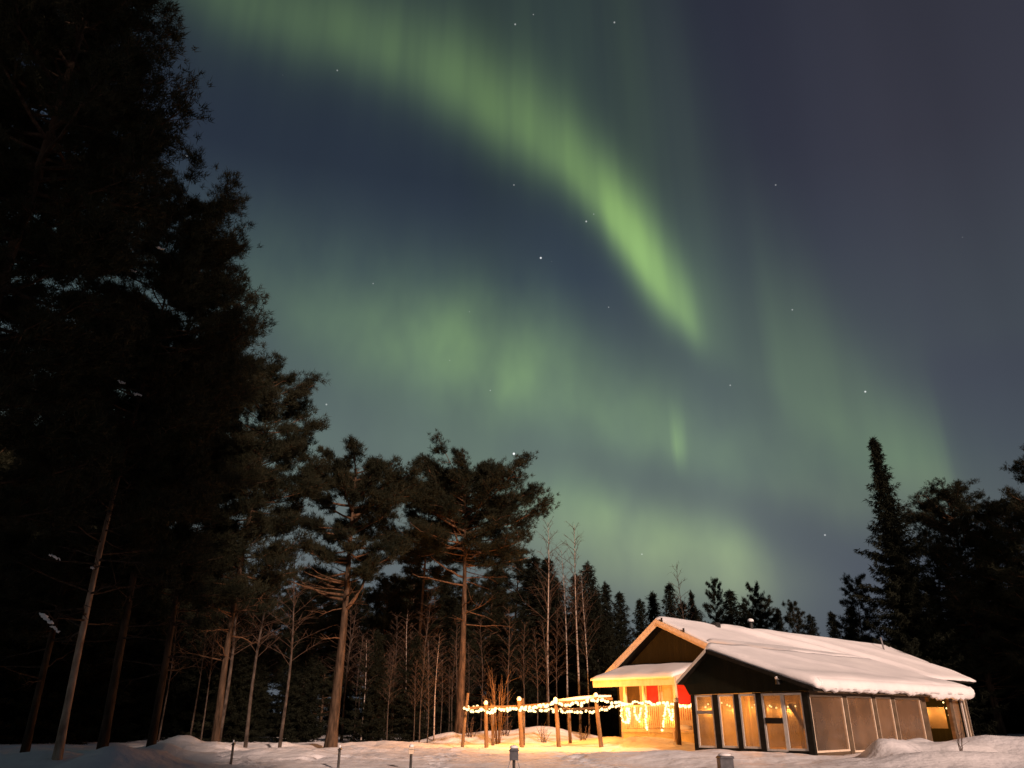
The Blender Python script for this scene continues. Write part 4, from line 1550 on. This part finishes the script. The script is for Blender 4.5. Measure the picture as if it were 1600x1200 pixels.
# the big dark pines on the left
pA = place(pine('pine_tree', 25.5, 5.0, 3.0, 41, 0.2, 170, 0.25, shape='round', dead=6, k=15, blade=0.22, w=0.011, bark='dark_bark'), 0, 15, None, None)
pA.location = (-11.6, 15.0, -0.05)
tag(pA, 'tallest black pine at the left edge, rising out of the top of the picture', 'pine', GP)
pB = place(pine('pine_tree', 17.2, 5.2, 3.2, 43, 0.105, 110, 0.50, shape='round', dead=14, k=15, blade=0.22, w=0.010, bark='lit_bark'), 100, 22, 'leaning pine with lit-looking trunk and snow lumps near the left edge', 'pine', GP)
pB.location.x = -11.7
pC = place(pine('pine_tree', 15.0, 4.8, 2.8, 47, 0.14, 96, 0.25, shape='round', dead=12, k=16, w=0.011), 335, 31, 'pine with drooping right-hand boughs at the edge of the left forest', 'pine', GP)
pD = place(pine('pine_tree', 15.5, 3.6, 3.3, 53, 0.13, 100, 0.2, shape='round', dead=6, k=14, bark='dark_bark'), 40, 27, 'dark pine standing behind the snow-lumped pine at the left edge', 'pine', GP)
pE = place(pine('pine_tree', 18.5, 5.5, 2.9, 59, 0.15, 100, 0.2, shape='round', dead=6, k=14, bark='dark_bark'), 160, 26, 'tall dark pine behind the leaning pine, its trunk black against the snow', 'pine', GP)
pI = place(pine('pine_tree', 14.2, 4.0, 2.8, 83, 0.14, 90, 0.2, shape='round', dead=8, k=14, bark='dark_bark'), 235, 28, 'dark pine filling the space between the leaning pine and the drooping boughs', 'pine', GP)
pJ = place(pine('pine_tree', 23.0, 8.0, 3.2, 89, 0.18, 120, 0.2, shape='round', dead=4, k=14, bark='dark_bark'), 20, 18, None, None)
pJ.location.x = -14.8
tag(pJ, 'black pine just behind the tallest one at the left edge', 'pine', GP)
# lumps of snow on boughs of the left pines
rl = random.Random(77)


def snow_lumps(tree, spots):
    for (px, py, Y, sx, sz, tilt) in spots:
        p = at(px, py, Y) - tree.location
        b = MB()
        n_ = 12
        P, rr = [], []
        for q in range(n_):
            u = q / (n_ - 1) - 0.5
            P.append(p + Vector((u * sx * 1.9, rl.uniform(-.03, .03), -u * sx * 1.9 * tilt + rl.uniform(-.03, .03))))
            rr.append(max(0.012, sz * (1 - (2 * u) ** 2) ** 0.5 * rl.uniform(0.35, 0.85)))
        b.tube(P, rr, 9)
        o = b.build('snow_clump', M['roof_snow'], tree, smooth=True)


snow_lumps(pB, [(72, 966, 20.0, 0.22, 0.085, 0.7), (86, 983, 20.1, 0.14, 0.05, 0.5), (70, 552, 19.5, 0.22, 0.06, 0.25), (38, 543, 19.4, 0.15, 0.05, 0.15), (215, 617, 20.0, 0.14, 0.05, 0.3),
                (190, 597, 20.0, 0.12, 0.04, 0.3), (208, 423, 19.6, 0.11, 0.04, 0.25), (250, 388, 19.6, 0.15, 0.04, 0.35), (85, 870, 20.0, 0.16, 0.04, 0.4), (30, 260, 19, 0.12, 0.06, 0.6), (145, 887, 21.6, 0.07, 0.05, 0.2)])
snow_lumps(pC, [(300, 727, 28.5, 0.20, 0.06, 0.2), (262, 905, 28.5, 0.16, 0.09, 0.3)])

# ---- spruces and pines at the right, well behind the house
GR = 'dark trees behind the house'
place_top(spruce('spruce_tree', top_h(1364, 684, 58), 4.3, 61, 1.7, 0.3, 0.46, 13, 1.25), 1364, 684, 58, 'tall pointed black spruce rising above the right end of the roof', 'spruce', GR)
pF = place_top(pine('pine_tree', top_h(1475, 756, 60) - 1.3, 3.0, 4.4, 67, 0.3, 150, 0.2, shape='round', dead=6, k=10, blade=0.24, w=0.014), 1475, 756, 60, 'round-topped dark pine right of the tall pointed spruce', 'pine', GR)
pG = place_top(pine('pine_tree', top_h(1570, 770, 56) - 1.2, 3.0, 3.8, 71, 0.28, 120, 0.2, shape='round', dead=6, k=10, blade=0.24, w=0.014), 1570, 770, 56, 'dark pine at the right edge beyond the house end', 'pine', GR)
pH = place_top(pine('pine_tree', top_h(1610, 690, 50) - 1.0, 3.0, 3.8, 73, 0.28, 120, 0.2, shape='round', dead=6, k=10, blade=0.24, w=0.014), 1625, 690, 50, 'tallest dark pine cut by the right edge of the picture', 'pine', GR)

# prototypes that are copied (each is also placed itself)
sp_protos = [spruce('spruce_tree', 14.0, 2.3, 101, 1.2, 0.2, 0.34, 12), spruce('spruce_tree', 14.0, 2.9, 102, 1.2, 0.2, 0.45, 12, 0.7), spruce('spruce_tree', 14.0, 1.9, 103, 1.3, 0.2, 0.40, 12, 1.0)]
pi_protos = [pine('pine_tree', 14.0, 5.0, 2.6, 111, 0.17, 60, 0.2, k=9, blade=0.26, w=0.015), pine('pine_tree', 14.0, 3.2, 2.9, 112, 0.17, 66, 0.2, k=9, blade=0.26, w=0.015)]
bi_protos = [birch('birch_tree', 11.0, 121), birch('birch_tree', 11.0, 122, r0=0.06, crown0=0.45), birch('birch_tree', 11.0, 123, r0=0.055, crown0=0.4, bark='grey_bark')]
used = set()


def take(proto):
    if proto.name not in used:
        used.add(proto.name)
        return proto
    return copy_tree(proto)


def put(proto, h0, px, py_top, Y, label, cat, group, wide=1.0, base_px=None, seed=0):
    """Copy a prototype so that its tip reaches the given pixel at distance Y."""
    H = top_h(px, py_top, Y)
    o = take(proto)
    p = at(px, py_top, Y)
    gz = ground_at(p.x, Y)
    s = (H - gz) / h0
    o.location = (p.x, Y, gz)
    o.scale = (s * wide, s * wide, s)
    o.rotation_euler = (0, 0, (px * 0.37 + seed) % 6.28)
    return tag(o, label, cat, group)


GD = 'treetops showing above the snowy roof'
dist = [  # px, py_top, Y, proto, wide, label
    (1042, 913, 75, 0, 1.0, 'dark spruce straight above the roof peak, highest of its cluster'),
    (1021, 928, 78, 2, 1.1, 'narrow spruce just left of the roof peak'),
    (1079, 924, 78, 2, 0.9, 'thin pale-edged spruce between the bare birch and the chimney'),
    (1110, 911, 74, 1, 0.8, 'rounded two-tipped spruce left of the chimney'),
    (1137, 924, 76, 0, 1.0, 'spruce directly behind the snow-capped chimney'),
    (1175, 917, 70, 1, 0.85, 'blocky black spruce right of the chimney'),
    (1199, 938, 72, 1, 0.9, 'lower black spruce joined to the right of the blocky one'),
    (1218, 952, 85, 0, 0.9, 'faint small spruce tip at the foot of the blocky one'),
    (1246, 944, 80, 1, 0.85, 'greyish spruce standing alone over the middle of the roof'),
    (1268, 962, 84, 0, 1.0, 'low spruce right beside the greyish lone one'),
    (1298, 957, 76, 2, 1.0, 'small slim spruce over the roof, left of the tall spruce'),
    (1321, 952, 76, 0, 1.0, 'dark small spruce at the left foot of the tall spruce'),
    (1060, 942, 82, 1, 1.0, 'low dark spruce hidden behind the bare birch over the roof'),
    (1156, 944, 82, 0, 1.2, 'low spruce between the chimney and the blocky black spruce'),
    (1090, 950, 84, 1, 1.0, 'low dark spruce left of the chimney, under the two-tipped one'),
    (997, 938, 70, 0, 1.0, 'spruce on the skyline left of the gap beside the roof peak'),
]
rd = random.Random(3)
for i, (px, py, Y, k, wd_, lb) in enumerate(dist):
    pine_like = px in (1110, 1175, 1199, 1246)
    o = put((pi_protos[1] if i % 2 else pi_protos[0]) if pine_like else sp_protos[k], 14.0, px, py + (4 if pine_like else 0), Y, lb.replace('spruce', 'conifer') if pine_like else lb, 'conifer' if pine_like else 'spruce', GD, wd_ * rd.uniform(0.85, 1.5) * (0.68 if pine_like else 1.0))
    o.rotation_euler.x, o.rotation_euler.y = R(rd.uniform(-2.5, 2.5)), R(rd.uniform(-3, 3))
put(pi_protos[1], 14.0, 1332, 910, 70, 'lumpy grey pine at the left foot of the tall pointed spruce', 'pine', GD, 0.75)
put(bi_protos[2], 11.0, 1062, 884, 70, 'bare thin birch rising above the roof peak', 'birch', GD, 1.3)
# the slope of dark trees between the pergola and the roof
GS = 'dark trees sloping down towards the roof'
for px, py, Y, k, wd_, lb in [(918, 880, 56, 1, 1.0, 'dark bushy spruce, highest where the forest meets the open sky'), (945, 912, 58, 1, 1.0, 'dark spruce halfway down the sloping forest edge'),
                              (968, 927, 60, 0, 1.1, 'dark spruce low on the sloping forest edge, behind the roof corner'), (900, 900, 62, 0, 1.2, 'dark spruce behind the pale birch stems right of the tall pine'),
                              (930, 925, 52, 1, 1.0, 'low dark spruce behind the porch roof'), (870, 905, 57, 1, 1.2, 'reddish dark spruce behind the two birch stems'),
                              (835, 872, 58, 0, 1.4, 'reddish dark spruce under the right boughs of the tall pine')]:
    put(sp_protos[k], 14.0, px, py, Y, lb, 'spruce', GS, wd_)
# birches with pale stems right of the tall pine
GB = 'bare birches at the forest edge'
for px, py, Y, k, lb in [(852, 815, 46, 0, 'bare birch with spotted stem between the tall pine and the porch'), (897, 822, 47, 0, 'bare birch with the brightest orange-lit stem left of the porch'),
                         (880, 860, 49, 1, 'thin bare birch between the two brighter birch stems'), (912, 900, 46, 1, 'thin straight birch stem nearest the porch roof'),
                         (868, 950, 45, 2, 'short leaning bare stem beside the spotted birch')]:
    put(bi_protos[k], 11.0, px, py, Y, lb, 'birch', GB)
# saplings lit by the string lights left of the pergola
GT = 'thin saplings left of the pergola'
rs = random.Random(12)
for i, (px, py, Y) in enumerate([(575, 1000, 42), (588, 985, 44), (600, 1020, 43), (613, 1010, 41), (640, 960, 44), (652, 1030, 40), (662, 1000, 40), (672, 1040, 39.5), (684, 990, 41), (692, 1030, 43), (630, 1040, 45), (704, 1040, 44)]):
    o = put(bi_protos[1 if i % 4 == 0 else 2], 11.0, px, py, Y, 'thin bare sapling stem in the thicket left of the pergola', 'sapling', GT, 1.4)
ru = random.Random(8)
for i in range(24):
    px = ru.uniform(545, 870) if i < 22 else ru.uniform(400, 545)
    put(bi_protos[2], 11.0, px, ru.uniform(905, 1040), ru.uniform(43, 52), 'brown leafless stem in the dim undergrowth before the forest wall', 'sapling', 'leafless undergrowth before the forest wall', ru.uniform(1.2, 1.9), seed=i)
# leafless stems in the darker left forest
GL = 'bare trunks in the left forest'
for i, (px, py, Y, wdm, lb) in enumerate([(385, 840, 33, 2.0, 'forked bare trunk lit brown at the forest edge, left of the broad pine'), (372, 870, 33.3, 1.6, 'left stem of the pair of bare trunks at the forest edge'),
                                        (425, 835, 35, 1.8, 'straight bare trunk midway between the forked trunk and broad pine'), (470, 860, 34, 1.8, 'bare trunk closest to the left of the broad pine'),
                                        (285, 930, 36, 1.2, 'thin grey stem in the dark behind the snow heaps'), (335, 900, 38, 1.1, 'thin grey stem left of the paired trunks'), (348, 920, 38, 1.0, 'thinner grey stem touching the paired trunks on the left')]):
    put(bi_protos[2], 11.0, px, py, Y, lb, 'bare tree', GL, wdm)
# bush at the pergola
b1 = bush('willow_bush', 3.3, 131, 18, 0.75)
place(b1, 778, 40.5, 'leafless willow bush glowing orange behind the pergola posts', 'bush')
for i, (px, Y, h, lb) in enumerate([(735, 41.5, 0.9, 'small twiggy bush in the snowbank behind the left pergola post'), (850, 40.8, 0.8, 'sparse twigs poking through the snowbank by the middle pergola post'),
                                    (910, 40.0, 0.7, 'sparse twigs in the snow hollow before the porch'), (790, 42.0, 0.8, 'low twigs on the snowbank right of the willow bush')]):
    o = bush('twig_bush', h, 140 + i, 9, 0.45, 'twig')
    place(o, px, Y, lb, 'bush', 'low twigs in the snowbank')
o = bush('twig_bush', 0.9, 150, 3, 0.2, 'twig')
place(o, 1497, 23.4, 'single thin twig leaning out of the drift before the open bay', 'bush')

# ---- the dark wood behind: one mass of copies no one could tell apart
GF = 'dark forest behind the pines'
rf = random.Random(5)
n_f = 0
for row, (Y, n, lo, hi) in enumerate(((44, 13, 1010, 950), (52, 18, 960, 905), (62, 22, 940, 885), (74, 22, 930, 870))):
    for i in range(n):
        px = -160 + (1020 + 60 * (row % 2)) * (i + rf.uniform(0.1, 0.9)) / n
        if row == 0 and px > 660:
            continue
        if px > 860:
            continue
        py = rf.uniform(hi, lo)
        if px < 420:
            py -= (420 - px) * 0.55
        pr = rf.choice([sp_protos[0], sp_protos[1], sp_protos[1], pi_protos[0] if row else sp_protos[1], pi_protos[1]])
        put(pr, 14.0, px, py, Y + rf.uniform(-2, 2), 'dark evergreen tree deep in the unlit forest behind the pines', 'evergreen', GF, rf.uniform(1.0, 1.3), seed=i)
        n_f += 1
# and behind the right of the house
for i in range(14):
    px = 1400 + 330 * (i + rf.uniform(0.1, 0.9)) / 14
    put(rf.choice(sp_protos), 14.0, px, rf.uniform(830, 940) if px > 1440 else rf.uniform(900, 960), rf.uniform(62, 74), 'dark evergreen filling the black wood right of the tall pointed spruce', 'evergreen', 'black wood at the right', rf.uniform(1.1, 1.5), seed=i)

# unseen evergreens, added to keep the yard light off the left and right woods
for i, (x, y, hgt) in enumerate([(3.0, -7.0, 33), (-1.5, -8.0, 34), (7.5, -10.5, 33), (1.0, -14.0, 34), (10.0, -15.0, 33), (-5.0, -8.0, 32), (9.5, -9.5, 32), (5.0, -12.0, 34)]):
    o = take(sp_protos[i % 2])
    o.location = (x, y, -0.05)
    o.scale = (1.45, 1.45, hgt / 14)
    o.rotation_euler = (0, 0, i * 1.3)
    tag(o, 'unseen tall evergreen added behind the viewer to shade the left woods', 'evergreen', 'added shade trees behind the viewer')
for i, (x, y, hgt) in enumerate([(53, 33, 24), (56, 27, 24), (59, 35, 25), (61, 27, 24), (55, 23, 22), (65, 31, 25)]):
    o = take(sp_protos[i % 2])
    o.location = (x, y, -0.05)
    o.scale = (1.8, 1.8, hgt / 14)
    o.rotation_euler = (0, 0, i * 1.7)
    tag(o, 'unseen tall evergreen added past the right edge to shade the right woods', 'evergreen', 'added shade trees beyond the right edge')

# any prototype never used would stand at the origin: remove it
for p in sp_protos + pi_protos + bi_protos:
    if p.name not in used:
        for c in list(p.children):
            bpy.data.objects.remove(c)
        bpy.data.objects.remove(p)
print('bulbs', N_BULBS, 'objects', len(SC.objects), 'tris', sum(len(o.data.polygons) for o in SC.objects if o.type == 'MESH'))
